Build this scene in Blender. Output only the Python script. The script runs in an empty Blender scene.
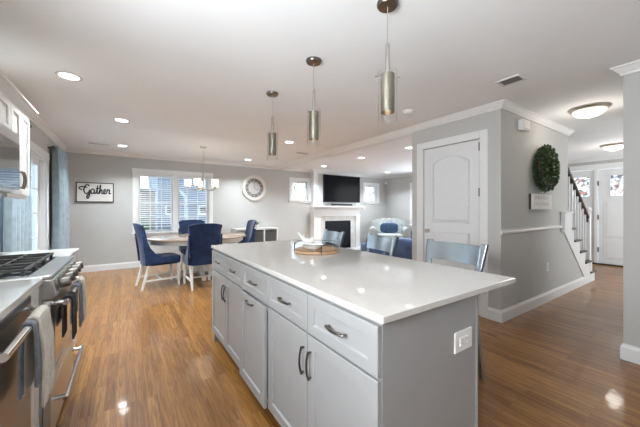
import bpy, bmesh, math, random
from mathutils import Vector, Matrix
random.seed(7)
PI = math.pi
S = bpy.context.scene
C = S.collection

# ------------------------------------------------------------------ camera, world, light, exposure
cam_d = bpy.data.cameras.new('camera'); cam = bpy.data.objects.new('camera', cam_d); C.objects.link(cam)
cam_d.sensor_width = 36; cam_d.lens = 288/640*36; cam_d.shift_y = -4/640
cam_d.clip_start = 0.02; cam_d.clip_end = 200
cam.location = (0, 0, 1.255); cam.rotation_euler = (PI/2, 0, -math.radians(34))
S.camera = cam
W = bpy.data.worlds.new('sky'); S.world = W; W.use_nodes = True
WORLD_STRENGTH = 2.5
nt = W.node_tree; nt.nodes.clear()
wo = nt.nodes.new('ShaderNodeOutputWorld'); bg = nt.nodes.new('ShaderNodeBackground')
tc = nt.nodes.new('ShaderNodeTexCoord'); sx = nt.nodes.new('ShaderNodeSeparateXYZ'); rp = nt.nodes.new('ShaderNodeValToRGB')
rp.color_ramp.elements[0].position = 0.0; rp.color_ramp.elements[0].color = (0.74, 0.86, 1.0, 1)
rp.color_ramp.elements[1].position = 0.7; rp.color_ramp.elements[1].color = (0.60, 0.77, 1.0, 1)
nt.links.new(tc.outputs['Generated'], sx.inputs[0]); nt.links.new(sx.outputs[2], rp.inputs[0])
nt.links.new(rp.outputs[0], bg.inputs[0]); bg.inputs[1].default_value = WORLD_STRENGTH
nt.links.new(bg.outputs[0], wo.inputs[0])

def area(name, loc, rot, sx_, sy_, power, col=(1, 1, 1)):
    d = bpy.data.lights.new(name, 'AREA'); d.shape = 'RECTANGLE'; d.size = sx_; d.size_y = sy_; d.energy = power; d.color = col
    o = bpy.data.objects.new(name, d); C.objects.link(o); o.location = loc; o.rotation_euler = rot
    return o
# added out-of-view fill lights; no openings are built where they stand
area('kitchen_fill_light', (-0.93, 0.42, 1.62), (0, -PI/2-.50, 0), 1.0, 1.2, 70, (0.90, 0.958, 1.0))  # added fill from the left, tilted up to lift the ceiling; no window here
area('back_fill_light', (1.4, -4.3, 1.5), (PI/2+.75, 0, 0), 3.2, 1.7, 25, (0.88, 0.95, 1.0))  # added fill behind the camera, aimed up at the ceiling; back wall is closed
area('living_fill_light', (7.80, 4.6, 1.5), (0, PI/2+.1, 0), 1.5, 1.6, 30, (0.90, 0.96, 1.0))  # added fill for the living room, in front of a solid stretch of wall
area('foyer_fill_light', (7.6, -0.9, 1.4), (PI/2+.1, 0, 0), 2.2, 1.6, 42, (0.90, 0.96, 1.0))  # added fill to brighten the hall and stair wall, standing free out of view
LAMP_W = 13.5
S.view_settings.view_transform = 'Standard'; S.view_settings.look = 'None'
S.view_settings.exposure = 1.03; S.view_settings.gamma = 1; S.view_settings.use_curve_mapping = False

# ------------------------------------------------------------------ materials
def mat(name, col, rough=0.5, metal=0.0, var=0.04, scale=12, bump=0.0, bscale=60, coat=0, emit=None, es=0, spec=0.5, sheen=0, stretch=None, aniso=0):
    m = bpy.data.materials.new(name); m.use_nodes = True; n = m.node_tree.nodes; l = m.node_tree.links
    b = n['Principled BSDF']; b.inputs['Roughness'].default_value = rough; b.inputs['Metallic'].default_value = metal
    b.inputs['Specular IOR Level'].default_value = spec
    if coat: b.inputs['Coat Weight'].default_value = coat; b.inputs['Coat Roughness'].default_value = 0.08
    if sheen: b.inputs['Sheen Weight'].default_value = sheen; b.inputs['Sheen Roughness'].default_value = 0.4
    t = n.new('ShaderNodeTexCoord'); src = t.outputs['Object']
    if stretch:
        mp = n.new('ShaderNodeMapping'); mp.inputs['Scale'].default_value = stretch; l.new(src, mp.inputs[0]); src = mp.outputs[0]
    nz = n.new('ShaderNodeTexNoise'); nz.inputs['Scale'].default_value = scale; nz.inputs['Detail'].default_value = 3
    l.new(src, nz.inputs['Vector'])
    r = n.new('ShaderNodeValToRGB'); r.color_ramp.elements[0].position = .3; r.color_ramp.elements[1].position = .7
    r.color_ramp.elements[0].color = tuple(max(0, c*(1-var)) for c in col)+(1,); r.color_ramp.elements[1].color = tuple(min(1, c*(1+var)) for c in col)+(1,)
    l.new(nz.outputs[0], r.inputs[0]); l.new(r.outputs[0], b.inputs['Base Color'])
    if bump:
        z2 = n.new('ShaderNodeTexNoise'); z2.inputs['Scale'].default_value = bscale; l.new(src, z2.inputs['Vector'])
        bp = n.new('ShaderNodeBump'); bp.inputs['Strength'].default_value = bump; bp.inputs['Distance'].default_value = 0.01
        l.new(z2.outputs[0], bp.inputs['Height']); l.new(bp.outputs[0], b.inputs['Normal'])
    if emit:
        b.inputs['Emission Color'].default_value = tuple(emit)+(1,); b.inputs['Emission Strength'].default_value = es
    return m

def glass_mat(name, tint=(0.95, 0.98, 0.98), refl=0.08, rough=0.02, fres=0.6):
    m = bpy.data.materials.new(name); m.use_nodes = True; n = m.node_tree.nodes; l = m.node_tree.links; n.clear()
    o = n.new('ShaderNodeOutputMaterial'); mx = n.new('ShaderNodeMixShader'); tr = n.new('ShaderNodeBsdfTransparent'); gl = n.new('ShaderNodeBsdfGlossy')
    lw = n.new('ShaderNodeLayerWeight'); lw.inputs[0].default_value = 0.15
    ma = n.new('ShaderNodeMath'); ma.operation = 'MULTIPLY_ADD'; ma.inputs[1].default_value = fres; ma.inputs[2].default_value = refl
    tr.inputs[0].default_value = tint+(1,); gl.inputs['Roughness'].default_value = rough
    l.new(lw.outputs['Fresnel'], ma.inputs[0]); l.new(ma.outputs[0], mx.inputs[0]); l.new(tr.outputs[0], mx.inputs[1]); l.new(gl.outputs[0], mx.inputs[2]); l.new(mx.outputs[0], o.inputs[0])
    return m

def floor_mat():
    m = bpy.data.materials.new('oak_floor'); m.use_nodes = True; n = m.node_tree.nodes; l = m.node_tree.links; b = n['Principled BSDF']
    t = n.new('ShaderNodeTexCoord'); s = n.new('ShaderNodeSeparateXYZ'); c = n.new('ShaderNodeCombineXYZ')
    l.new(t.outputs['Object'], s.inputs[0]); l.new(s.outputs[1], c.inputs[0]); l.new(s.outputs[0], c.inputs[1])
    br = n.new('ShaderNodeTexBrick'); br.inputs['Scale'].default_value = 1; br.inputs['Brick Width'].default_value = 0.85; br.inputs['Row Height'].default_value = 0.058
    br.inputs['Mortar Size'].default_value = 0.0012; br.inputs['Mortar Smooth'].default_value = 0.3; br.offset = 0.37
    br.inputs['Color1'].default_value = (0.0, 0, 0, 1); br.inputs['Color2'].default_value = (1, 1, 1, 1); br.inputs['Mortar'].default_value = (0.3, .3, .3, 1)
    l.new(c.outputs[0], br.inputs['Vector'])
    rp = n.new('ShaderNodeValToRGB'); e = rp.color_ramp.elements
    e[0].position = 0; e[0].color = (0.235, 0.103, 0.027, 1); e[1].position = 1; e[1].color = (0.38, 0.185, 0.053, 1)
    l.new(br.outputs['Color'], rp.inputs[0])
    # grain: noise drawn out along each board, shifted board by board
    mp = n.new('ShaderNodeMapping'); mp.inputs['Scale'].default_value = (2.2, 40, 1); l.new(c.outputs[0], mp.inputs[0])
    va = n.new('ShaderNodeVectorMath'); va.operation = 'MULTIPLY_ADD'; va.inputs[1].default_value = (9, 9, 9); l.new(br.outputs['Color'], va.inputs[0]); l.new(mp.outputs[0], va.inputs[2])
    nz = n.new('ShaderNodeTexNoise'); nz.inputs['Scale'].default_value = 1.6; nz.inputs['Detail'].default_value = 6; nz.inputs['Distortion'].default_value = 1.1
    l.new(va.outputs[0], nz.inputs['Vector'])
    gr = n.new('ShaderNodeValToRGB'); gr.color_ramp.elements[0].position = .36; gr.color_ramp.elements[0].color = (0.54, 0.47, 0.38, 1); gr.color_ramp.elements[1].position = .62; gr.color_ramp.elements[1].color = (1.08, 1.06, 1.04, 1)
    l.new(nz.outputs[0], gr.inputs[0])
    mu = n.new('ShaderNodeMix'); mu.data_type = 'RGBA'; mu.blend_type = 'MULTIPLY'; mu.inputs[0].default_value = 0.85
    l.new(rp.outputs[0], mu.inputs[6]); l.new(gr.outputs[0], mu.inputs[7])
    m2 = n.new('ShaderNodeMix'); m2.data_type = 'RGBA'; m2.blend_type = 'MIX'; m2.inputs[7].default_value = (0.07, 0.035, 0.018, 1)
    mm = n.new('ShaderNodeMath'); mm.operation = 'MULTIPLY'; mm.inputs[1].default_value = 0.6
    l.new(br.outputs['Fac'], mm.inputs[0]); l.new(mm.outputs[0], m2.inputs[0]); l.new(mu.outputs[2], m2.inputs[6]); l.new(m2.outputs[2], b.inputs['Base Color'])
    b.inputs['Roughness'].default_value = 0.34; b.inputs['Coat Weight'].default_value = 0.36; b.inputs['Coat Roughness'].default_value = 0.07
    n3 = n.new('ShaderNodeTexNoise'); n3.inputs['Scale'].default_value = 9; l.new(t.outputs['Object'], n3.inputs['Vector'])
    bp = n.new('ShaderNodeBump'); bp.inputs['Strength'].default_value = 0.12; bp.inputs['Distance'].default_value = 0.004
    l.new(nz.outputs[0], bp.inputs['Height']); b.inputs['Specular IOR Level'].default_value = 0.3; l.new(bp.outputs[0], b.inputs['Normal'])
    b2 = n.new('ShaderNodeBump'); b2.inputs['Strength'].default_value = 0.10; b2.inputs['Distance'].default_value = 0.01
    l.new(n3.outputs[0], b2.inputs['Height']); l.new(b2.outputs[0], b.inputs['Coat Normal'])
    return m

M = {}
M['floor'] = floor_mat()
M['wall'] = mat('grey_wall_paint', (0.53, 0.525, 0.51), .7, var=.015, scale=3, spec=.25)
M['ceil'] = mat('white_ceiling_paint', (0.88, 0.895, 0.91), .8, var=.01, scale=3, spec=.2)
M['trim'] = mat('white_trim_paint', (0.80, 0.80, 0.795), .35, var=.01)
M['door'] = mat('white_door_paint', (0.76, 0.765, 0.77), .35, var=.01)
M['cab'] = mat('grey_cabinet_paint', (0.325, 0.325, 0.325), .38, var=.015)
M['cabw'] = mat('white_cabinet_paint', (0.68, 0.66, 0.63), .35, var=.015)
M['quartz'] = mat('white_quartz', (0.58, 0.56, 0.53), .045, var=.03, scale=90)
M['bronze'] = mat('dark_nickel', (0.20, 0.18, 0.165), .28, 1, var=.05)
M['steel'] = mat('stainless_steel', (0.60, 0.60, 0.59), .28, 1, var=.06, scale=8, stretch=(1, 1, 30))
M['nickel'] = mat('brushed_nickel', (0.50, 0.47, 0.43), .3, 1, var=.05)
M['darkmetal'] = mat('dark_knob_metal', (0.16, 0.145, 0.13), .35, .9, var=.1)
M['chrome'] = mat('polished_steel', (0.80, 0.80, 0.79), .14, 1, var=.02)
M['iron'] = mat('cast_iron', (0.035, 0.033, 0.032), .5, .2, var=.2, bump=.2)
M['blackglass'] = mat('black_glass', (0.012, 0.012, 0.014), .06, 0, var=.1, coat=1)
M['black'] = mat('black_plastic', (0.02, 0.02, 0.022), .4, var=.1)
M['screen'] = mat('dark_screen', (0.006, 0.006, 0.008), .18, var=.1, spec=.06)
M['navy'] = mat('navy_velvet', (0.006, 0.024, 0.085), .8, var=.45, scale=9, bump=.15, bscale=30, sheen=.25)
M['sofa'] = mat('navy_sofa_velvet', (0.018, 0.045, 0.12), .7, var=.5, scale=7, bump=.3, bscale=14, sheen=.5)
M['whitewood'] = mat('whitewashed_wood', (0.72, 0.69, 0.64), .45, var=.06, stretch=(1, 1, .2), scale=30)
M['tabletop'] = mat('weathered_tabletop', (0.36, 0.27, 0.195), .25, var=.18, stretch=(1, 14, 1), scale=5, coat=.3)
M['darkwood'] = mat('dark_stained_wood', (0.045, 0.028, 0.02), .35, var=.25, stretch=(1, 12, 1), scale=6)
M['traywood'] = mat('tray_wood', (0.50, 0.31, 0.17), .45, var=.12, stretch=(12, 1, 1), scale=8)
M['curtain'] = mat('blue_grey_curtain', (0.36, 0.45, 0.50), .8, var=.12, scale=14, bump=.3, bscale=180, sheen=.3)
M['towel'] = mat('cream_towel', (0.70, 0.645, 0.57), .95, var=.08, scale=60, bump=.5, bscale=260)
M['towelgrey'] = mat('grey_towel', (0.20, 0.21, 0.235), .95, var=.15, scale=60, bump=.5, bscale=260)
M['towelblack'] = mat('black_towel', (0.03, 0.03, 0.034), .95, var=.15, scale=60, bump=.5, bscale=260)
M['silver'] = mat('silver_metal_paint', (0.45, 0.50, 0.54), .26, .85, var=.03, scale=5)
M['steelgrey'] = mat('dark_edge_metal', (0.10, 0.11, 0.12), .35, .6, var=.05)
M['glass'] = glass_mat('window_glass', refl=.03)
M['clear'] = glass_mat('clear_glass', (0.985, 0.99, 0.99), refl=.02, fres=.22)
M['mesh'] = mat('champagne_mesh', (0.30, 0.265, 0.21), .28, .85, var=.25, scale=160)
M['lampglass'] = mat('lit_frosted_glass', (0.9, 0.86, 0.8), .4, emit=(1, 0.87, 0.70), es=.5)
M['bulb'] = mat('glowing_bulb', (1, 1, 1), .4, emit=(1, 0.86, 0.66), es=6)
M['downlight'] = mat('downlight_lens', (1, 1, 1), .4, emit=(1, 0.97, 0.92), es=4.5)
M['leaf'] = mat('boxwood_leaf', (0.040, 0.075, 0.022), .5, var=.6, scale=30)
M['plant'] = mat('plant_green', (0.10, 0.17, 0.06), .5, var=.3, scale=30)
M['ceramic'] = mat('white_ceramic', (0.84, 0.83, 0.81), .22, var=.01)
M['bin'] = mat('charcoal_fabric', (0.085, 0.085, 0.09), .9, var=.15, scale=90, bump=.3, bscale=200)
M['paper'] = mat('off_white_panel', (0.72, 0.69, 0.65), .7, var=.03)
M['plankwhite'] = mat('whitewashed_plank', (0.80, 0.77, 0.73), .7, var=.08, stretch=(1, 1, 14), scale=6)
M['lettering'] = mat('grey_lettering', (0.45, 0.44, 0.43), .7, var=.2)
M['marble'] = mat('pale_marble', (0.66, 0.655, 0.645), .25, var=.10, scale=5)
M['soot'] = mat('sooty_firebox', (0.012, 0.014, 0.019), .6, var=.3, spec=.2)
M['plastic'] = mat('white_plastic', (0.80, 0.79, 0.77), .35, var=.01)
M['ventdark'] = mat('vent_shadow_metal', (0.10, 0.10, 0.10), .6, var=.1)
M['ventgrey'] = mat('vent_grey_metal', (0.42, 0.41, 0.40), .5, var=.05)
M['cushion'] = mat('blue_cushion', (0.05, 0.10, 0.18), .85, var=.45, scale=14)
M['clockface'] = mat('clock_grey', (0.50, 0.49, 0.47), .6, var=.12, scale=20)
M['clockdark'] = mat('clock_dark_band', (0.20, 0.195, 0.19), .6, var=.3, scale=40)
M['blind'] = mat('white_blind', (0.82, 0.82, 0.82), .5, var=.01)
M['siding'] = mat('blue_grey_siding', (0.17, 0.205, 0.25), .7, var=.06)
M['brownfence'] = mat('brown_clapboard', (0.20, 0.15, 0.11), .8, var=.2)
M['bark'] = mat('bare_bark', (0.10, 0.085, 0.08), .9, var=.3)
M['ground'] = mat('winter_ground', (0.28, 0.28, 0.26), .9, var=.15, scale=3)
M['hedge'] = mat('evergreen_hedge', (0.05, 0.075, 0.035), .9, var=.5, scale=14, bump=.8, bscale=30)
M['snow'] = mat('white_deck', (0.50, 0.54, 0.55), .6, var=.03)
M['brass'] = mat('aged_brass', (0.40, 0.32, 0.20), .35, 1, var=.05)

def damask():
    m = bpy.data.materials.new('patterned_upholstery'); m.use_nodes = True; n = m.node_tree.nodes; l = m.node_tree.links; b = n['Principled BSDF']
    t = n.new('ShaderNodeTexCoord'); v = n.new('ShaderNodeTexVoronoi'); v.feature = 'DISTANCE_TO_EDGE'; v.inputs['Scale'].default_value = 11
    l.new(t.outputs['Object'], v.inputs['Vector']); r = n.new('ShaderNodeValToRGB'); e = r.color_ramp.elements
    e[0].position = .05; e[0].color = (0.56, 0.56, 0.52, 1); e[1].position = .13; e[1].color = (0.12, 0.18, 0.24, 1)
    x = e.new(.3); x.color = (0.55, 0.56, 0.54, 1)
    l.new(v.outputs['Distance'], r.inputs[0]); l.new(r.outputs[0], b.inputs['Base Color']); b.inputs['Roughness'].default_value = .9
    return m
M['damask'] = damask()

def stained():
    m = bpy.data.materials.new('leaded_art_glass'); m.use_nodes = True; n = m.node_tree.nodes; l = m.node_tree.links; n.clear()
    o = n.new('ShaderNodeOutputMaterial'); t = n.new('ShaderNodeTexCoord'); v = n.new('ShaderNodeTexVoronoi'); v.inputs['Scale'].default_value = 20
    l.new(t.outputs['Object'], v.inputs['Vector']); s = n.new('ShaderNodeSeparateColor'); l.new(v.outputs['Color'], s.inputs[0])
    r = n.new('ShaderNodeValToRGB'); r.color_ramp.interpolation = 'CONSTANT'; e = r.color_ramp.elements
    e[0].color = (0.66, 0.66, 0.62, 1); e[1].position = .3; e[1].color = (0.68, 0.67, 0.65, 1)
    for p, c in ((.45, (0.46, 0.33, 0.28)), (.6, (0.36, 0.38, 0.38)), (.72, (0.55, 0.48, 0.40)), (.84, (0.30, 0.27, 0.27))):
        x = e.new(p); x.color = c+(1,)
    l.new(s.outputs[0], r.inputs[0])
    tr = n.new('ShaderNodeBsdfTranslucent'); tp = n.new('ShaderNodeBsdfTransparent'); mx = n.new('ShaderNodeMixShader'); mx.inputs[0].default_value = .45
    l.new(r.outputs[0], tr.inputs[0]); l.new(r.outputs[0], tp.inputs[0]); l.new(tr.outputs[0], mx.inputs[1]); l.new(tp.outputs[0], mx.inputs[2])
    l.new(mx.outputs[0], o.inputs[0]); return m
M['stained'] = stained()

# ------------------------------------------------------------------ mesh building
class MB:
    def __init__(s): s.b = bmesh.new()
    def box(s, x0, x1, y0, y1, z0, z1, R=None, c=None):
        vs = [s.b.verts.new(p) for p in ((x0,y0,z0),(x1,y0,z0),(x1,y1,z0),(x0,y1,z0),(x0,y0,z1),(x1,y0,z1),(x1,y1,z1),(x0,y1,z1))]
        if R is not None:
            c = Vector(c) if c is not None else Vector(((x0+x1)/2, (y0+y1)/2, (z0+z1)/2))
            for v in vs: v.co = c + R @ (v.co - c)
        for f in ((0,3,2,1),(4,5,6,7),(0,1,5,4),(1,2,6,5),(2,3,7,6),(3,0,4,7)): s.b.faces.new([vs[i] for i in f])
        return s
    def taper(s, p0, p1, a0, b0, a1, b1):
        p0 = Vector(p0); p1 = Vector(p1)
        v = [s.b.verts.new(p + Vector((sx*a, sy*b, 0))) for p, a, b in ((p0, a0/2, b0/2), (p1, a1/2, b1/2)) for sx, sy in ((-1,-1),(1,-1),(1,1),(-1,1))]
        for f in ((0,3,2,1),(4,5,6,7),(0,1,5,4),(1,2,6,5),(2,3,7,6),(3,0,4,7)): s.b.faces.new([v[i] for i in f])
        return s
    def loops(s, rings, closed=False, cap=True):
        R = [[s.b.verts.new(p) for p in r] for r in rings]; n = len(R[0])
        m = len(R); 
        for i in range(m if closed else m-1):
            a, b = R[i], R[(i+1) % m]
            for j in range(n):
                s.b.faces.new((a[j], a[(j+1) % n], b[(j+1) % n], b[j]))
        if cap and not closed: s.b.faces.new(R[0][::-1]); s.b.faces.new(R[-1])
        return s
    def prism(s, pts, axis, a, b):
        def P(u, v, w): return {'x': (w, u, v), 'y': (u, w, v), 'z': (u, v, w)}[axis]
        return s.loops([[P(u, v, a) for u, v in pts], [P(u, v, b) for u, v in pts]])
    def tube(s, pts, r, n=8, closed=False, flat=1.0):
        pts = [Vector(p) for p in pts]; rings = []; m = len(pts)
        for i, p in enumerate(pts):
            a = pts[i-1] if (i > 0 or closed) else p; b = pts[(i+1) % m] if (i < m-1 or closed) else p
            d = (b-a).normalized(); up = Vector((0, 0, 1)) if abs(d.z) < .92 else Vector((1, 0, 0))
            u = d.cross(up).normalized(); w = u.cross(d).normalized(); rr = r[i] if isinstance(r, (list, tuple)) else r
            rings.append([p + (u*math.cos(t)*flat + w*math.sin(t))*rr for t in (2*PI*k/n for k in range(n))])
        return s.loops(rings, closed)
    def lathe(s, prof, c=(0, 0, 0), n=24, M3=None, cap=True):
        c = Vector(c); rings = []
        for r, z in prof:
            ring = []
            for k in range(n):
                v = Vector((max(r, 1e-4)*math.cos(2*PI*k/n), max(r, 1e-4)*math.sin(2*PI*k/n), z))
                if M3 is not None: v = M3 @ v
                ring.append(c+v)
            rings.append(ring)
        return s.loops(rings, False, cap)
    def ball(s, c, r, sc=(1, 1, 1), n=12, M3=None):
        rings = []; c = Vector(c)
        for i in range(1, n):
            a = PI*i/n; ring = []
            for k in range(n*2):
                t = PI*k/n; v = Vector((r*sc[0]*math.sin(a)*math.cos(t), r*sc[1]*math.sin(a)*math.sin(t), -r*sc[2]*math.cos(a)))
                if M3 is not None: v = M3 @ v
                ring.append(c+v)
            rings.append(ring)
        return s.loops(rings)
    def slab(s, fn, nu, nv):
        """closed solid: fn(u, v, side) with u, v in 0..1 and side 0 or 1"""
        G = [[[s.b.verts.new(fn(i/nu, j/nv, k)) for j in range(nv+1)] for i in range(nu+1)] for k in (0, 1)]
        for k in (0, 1):
            for i in range(nu):
                for j in range(nv):
                    q = [G[k][i][j], G[k][i+1][j], G[k][i+1][j+1], G[k][i][j+1]]
                    s.b.faces.new(q if k else q[::-1])
        A, B = G
        for i in range(nu):
            s.b.faces.new((A[i][0], A[i+1][0], B[i+1][0], B[i][0])); s.b.faces.new((A[i+1][nv], A[i][nv], B[i][nv], B[i+1][nv]))
        for j in range(nv):
            s.b.faces.new((A[0][j+1], A[0][j], B[0][j], B[0][j+1])); s.b.faces.new((A[nu][j], A[nu][j+1], B[nu][j+1], B[nu][j]))
        return s
    def soft(s, x0, x1, y0, y1, z0, z1, p=4.0, n=14, M3=None):
        """rounded cushion (superellipsoid)"""
        c = Vector(((x0+x1)/2, (y0+y1)/2, (z0+z1)/2)); h = Vector(((x1-x0)/2, (y1-y0)/2, (z1-z0)/2)); rings = []
        sp = lambda v, e: math.copysign(abs(v)**e, v)
        for i in range(1, n):
            a = -PI/2+PI*i/n; ring = []
            for k in range(2*n):
                t = PI*k/n
                v = Vector((h.x*sp(math.cos(a), 2/p)*sp(math.cos(t), 2/p), h.y*sp(math.cos(a), 2/p)*sp(math.sin(t), 2/p), h.z*sp(math.sin(a), 2/p)))
                if M3 is not None: v = M3 @ v
                ring.append(c+v)
            rings.append(ring)
        return s.loops(rings)

def origin_of(o):
    v = Vector((0, 0, 0))
    while o is not None: v = v + o.location; o = o.parent
    return v
def obj(name, mb, material, parent=None, world=True, bevel=0, smooth=False):
    """link the collected shapes as one mesh; world=True means they were given in world coordinates"""
    b = mb.b; bmesh.ops.recalc_face_normals(b, faces=b.faces)
    if parent is not None and world:
        bmesh.ops.translate(b, verts=b.verts, vec=-origin_of(parent))
    me = bpy.data.meshes.new(name); b.to_mesh(me); b.free(); me.materials.append(M[material] if isinstance(material, str) else material)
    o = bpy.data.objects.new(name, me); C.objects.link(o)
    if parent is not None: o.parent = parent
    if smooth:
        for p in me.polygons: p.use_smooth = True
        try: me.set_sharp_from_angle(angle=math.radians(40))
        except Exception: pass
    if bevel:
        md = o.modifiers.new('bevel', 'BEVEL'); md.width = bevel; md.segments = 2; md.limit_method = 'ANGLE'
    return o
def tag(o, label, cat, group=None, kind=None):
    o['label'] = label; o['category'] = cat
    if group: o['group'] = group
    if kind: o['kind'] = kind
    return o
def thing(name, label, cat, loc=(0, 0, 0), rz=0, group=None):
    o = bpy.data.objects.new(name, None); C.objects.link(o); o.location = loc; o.rotation_euler = (0, 0, rz); o.empty_display_size = .1
    return tag(o, label, cat, group)
def struct(name, mb, m, parent=None, bevel=0):
    o = obj(name, mb, m, parent, bevel=bevel)
    if parent is None: o['kind'] = 'structure'
    return o
def sthing(name, loc=(0, 0, 0)):
    o = bpy.data.objects.new(name, None); C.objects.link(o); o.location = loc; o['kind'] = 'structure'; return o
def dup(root, loc, rz, label, group=None):
    def cp(o, par):
        c = o.copy(); C.objects.link(c); c.parent = par
        for k in kids.get(o, []): cp(k, c)
        return c
    kids = {}
    for o in C.objects:
        if o.parent is not None: kids.setdefault(o.parent, []).append(o)
    r = cp(root, None); r.location = loc; r.rotation_euler = (0, 0, rz); r['label'] = label
    if group: r['group'] = group
    return r
def arc(cx, cy, r, a0, a1, n): return [(cx+r*math.cos(math.radians(a0+(a1-a0)*i/n)), cy+r*math.sin(math.radians(a0+(a1-a0)*i/n))) for i in range(n+1)]

# ------------------------------------------------------------------ shell
XL, YF, XC, YS, XV, XD = -1.0, 7.40, 3.46, 1.53, 7.88, 9.03
ZC = 2.45; YB = -4.45
struct('floor', MB().box(XL-.15, XD+.3, YB-.15, YF+.15, -.08, 0), 'floor')
struct('ceiling', MB().box(XL-.15, XD+.3, YB-.15, YF+.15, ZC, ZC+.1), 'ceil')

def wall(name, axis, pos, t, a0, a1, z0, z1, holes=(), m='wall'):
    """wall plane at pos going t thick; holes are (a0, a1, z0, z1)"""
    mb = MB()
    def bx(u0, u1, w0, w1):
        if u1-u0 < 1e-4 or w1-w0 < 1e-4: return
        p0, p1 = sorted((pos, pos+t))
        if axis == 'x': mb.box(p0, p1, u0, u1, w0, w1)
        else: mb.box(u0, u1, p0, p1, w0, w1)
    cur = a0
    for h in sorted(holes):
        bx(cur, h[0], z0, z1); bx(h[0], h[1], z0, h[2]); bx(h[0], h[1], h[3], z1); cur = h[1]
    bx(cur, a1, z0, z1)
    return struct(name, mb, m)
W1 = (0.21, 1.70, 0.75, 2.06); W2 = (4.00, 4.585, 1.53, 2.10); W3 = (6.87, 7.45, 1.53, 2.10); SL = (4.02, 5.88, 0.03, 2.0); W4 = (5.62, 6.20, 0.75, 2.05)
wall('wall_left', 'x', XL, -.14, YB, YF, 0, ZC, [SL])
wall('wall_far', 'y', YF, .14, XL-.14, XV+.14, 0, ZC, [W1, W2, W3])
wall('wall_living', 'x', XV, .14, 2.75, YF, 0, ZC, [W4])
wall('wall_closet', 'x', XC, .12, YS, 2.73, 0, ZC, [(1.76, 2.53, 0, 2.09)])
wall('wall_hall', 'y', 2.62, .12, XC+.12, XD, 0, ZC)
wall('wall_right', 'x', XC, .12, YB, .58, 0, ZC)
wall('wall_passage', 'y', .58, -.12, XC+.12, 5.6, 0, ZC)
wall('wall_foyer', 'x', XD, .14, YB, 2.62, 0, ZC, [(1.02, 1.92, 0, 2.18), (1.98, 2.50, 0, 2.18)])
wall('wall_back', 'y', YB, -.1, XL, XD, 0, ZC)
# stair-side wall: full height up to the opening, then the sloping panel under the stringer
mb = MB(); mb.prism([(XC+.12, 0), (6.56, 0), (5.44, .93), (5.60, .93), (5.60, ZC), (XC+.12, ZC)], 'y', YS, YS+.10)
struct('wall_stairs', mb, 'wall')

CROWN = [(0, 0), (.068, 0), (.068, -.012), (.054, -.020), (.034, -.044), (.018, -.058), (.016, -.074), (0, -.074)]
BASE = [(0, 0), (.016, 0), (.016, .105), (.009, .122), (.007, .133), (0, .133)]
RAIL = [(0, 0), (.012, 0), (.026, .018), (.026, .030), (.014, .040), (.018, .055), (0, .055)]
def run(mb, p0, p1, nrm, prof, z, e0=0, e1=0):
    """moulding from p0 to p1, standing out along nrm; e = +1 outside mitre, -1 inside mitre"""
    p0 = Vector(p0); p1 = Vector(p1); d = (p1-p0).normalized(); nrm = Vector(nrm)
    r0 = [(*(p0 + nrm*o - d*o*e0), z+h) for o, h in prof]; r1 = [(*(p1 + nrm*o + d*o*e1), z+h) for o, h in prof]
    mb.loops([r0, r1]); return mb
struct('trim_1', run(MB(), (XL, YB), (XL, YF), (1, 0), CROWN, ZC, 0, -1), 'trim')
struct('trim_2', run(MB(), (XL, YF), (XC, YF), (0, -1), CROWN, ZC, -1, 0), 'trim')
struct('trim_3', run(MB(), (XC, YS), (XC, 2.73), (-1, 0), CROWN, ZC, 1, 0), 'trim')
struct('trim_4', run(MB(), (XC, YS), (5.60, YS), (0, -1), CROWN, ZC, 1, 1), 'trim')
struct('trim_5', run(MB(), (XC, YB), (XC, .58), (-1, 0), CROWN, ZC, 0, 1), 'trim')
mb = MB(); run(mb, (XC+.14, YF), (4.60, YF), (0, -1), CROWN, ZC); run(mb, (6.53, YF), (XV, YF), (0, -1), CROWN, ZC, 0, -1); struct('trim_6', mb, 'trim')
struct('trim_7', run(MB(), (XV, YF), (XV, 2.75), (-1, 0), CROWN, ZC, -1, 0), 'trim')
struct('trim_8', run(MB(), (XD, YB), (XD, 2.62), (-1, 0), CROWN, ZC), 'trim')
mb = MB(); mb.box(XC, XC+.14, 2.731, YF-.001, ZC-.085, ZC-.001); run(mb, (XC, 2.731), (XC, YF-.001), (-1, 0), CROWN, ZC-.001); struct('trim_9', mb, 'trim')
struct('trim_10', run(MB(), (XC, YS), (5.40, YS), (0, -1), RAIL, .975, 1, 0), 'trim')
struct('baseboard_far', run(MB(), (XL, YF), (4.60, YF), (0, -1), BASE, 0), 'trim')
struct('baseboard_living', run(MB(), (XV, YF), (XV, 2.75), (-1, 0), BASE, 0), 'trim')
mb = MB(); run(mb, (XC, YS), (XC, 1.665), (-1, 0), BASE, 0, 1, 0); run(mb, (XC, 2.63), (XC, 2.73), (-1, 0), BASE, 0); struct('baseboard_closet', mb, 'trim')
struct('baseboard_stairs', run(MB(), (XC, YS), (6.56, YS), (0, -1), BASE, 0, 1, 0), 'trim')
struct('baseboard_right', run(MB(), (XC, YB), (XC, .58), (-1, 0), BASE, 0, 0, 1), 'trim')
struct('baseboard_left', run(MB(), (XL, 6.02), (XL, YF), (1, 0), BASE, 0), 'trim')

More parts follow.
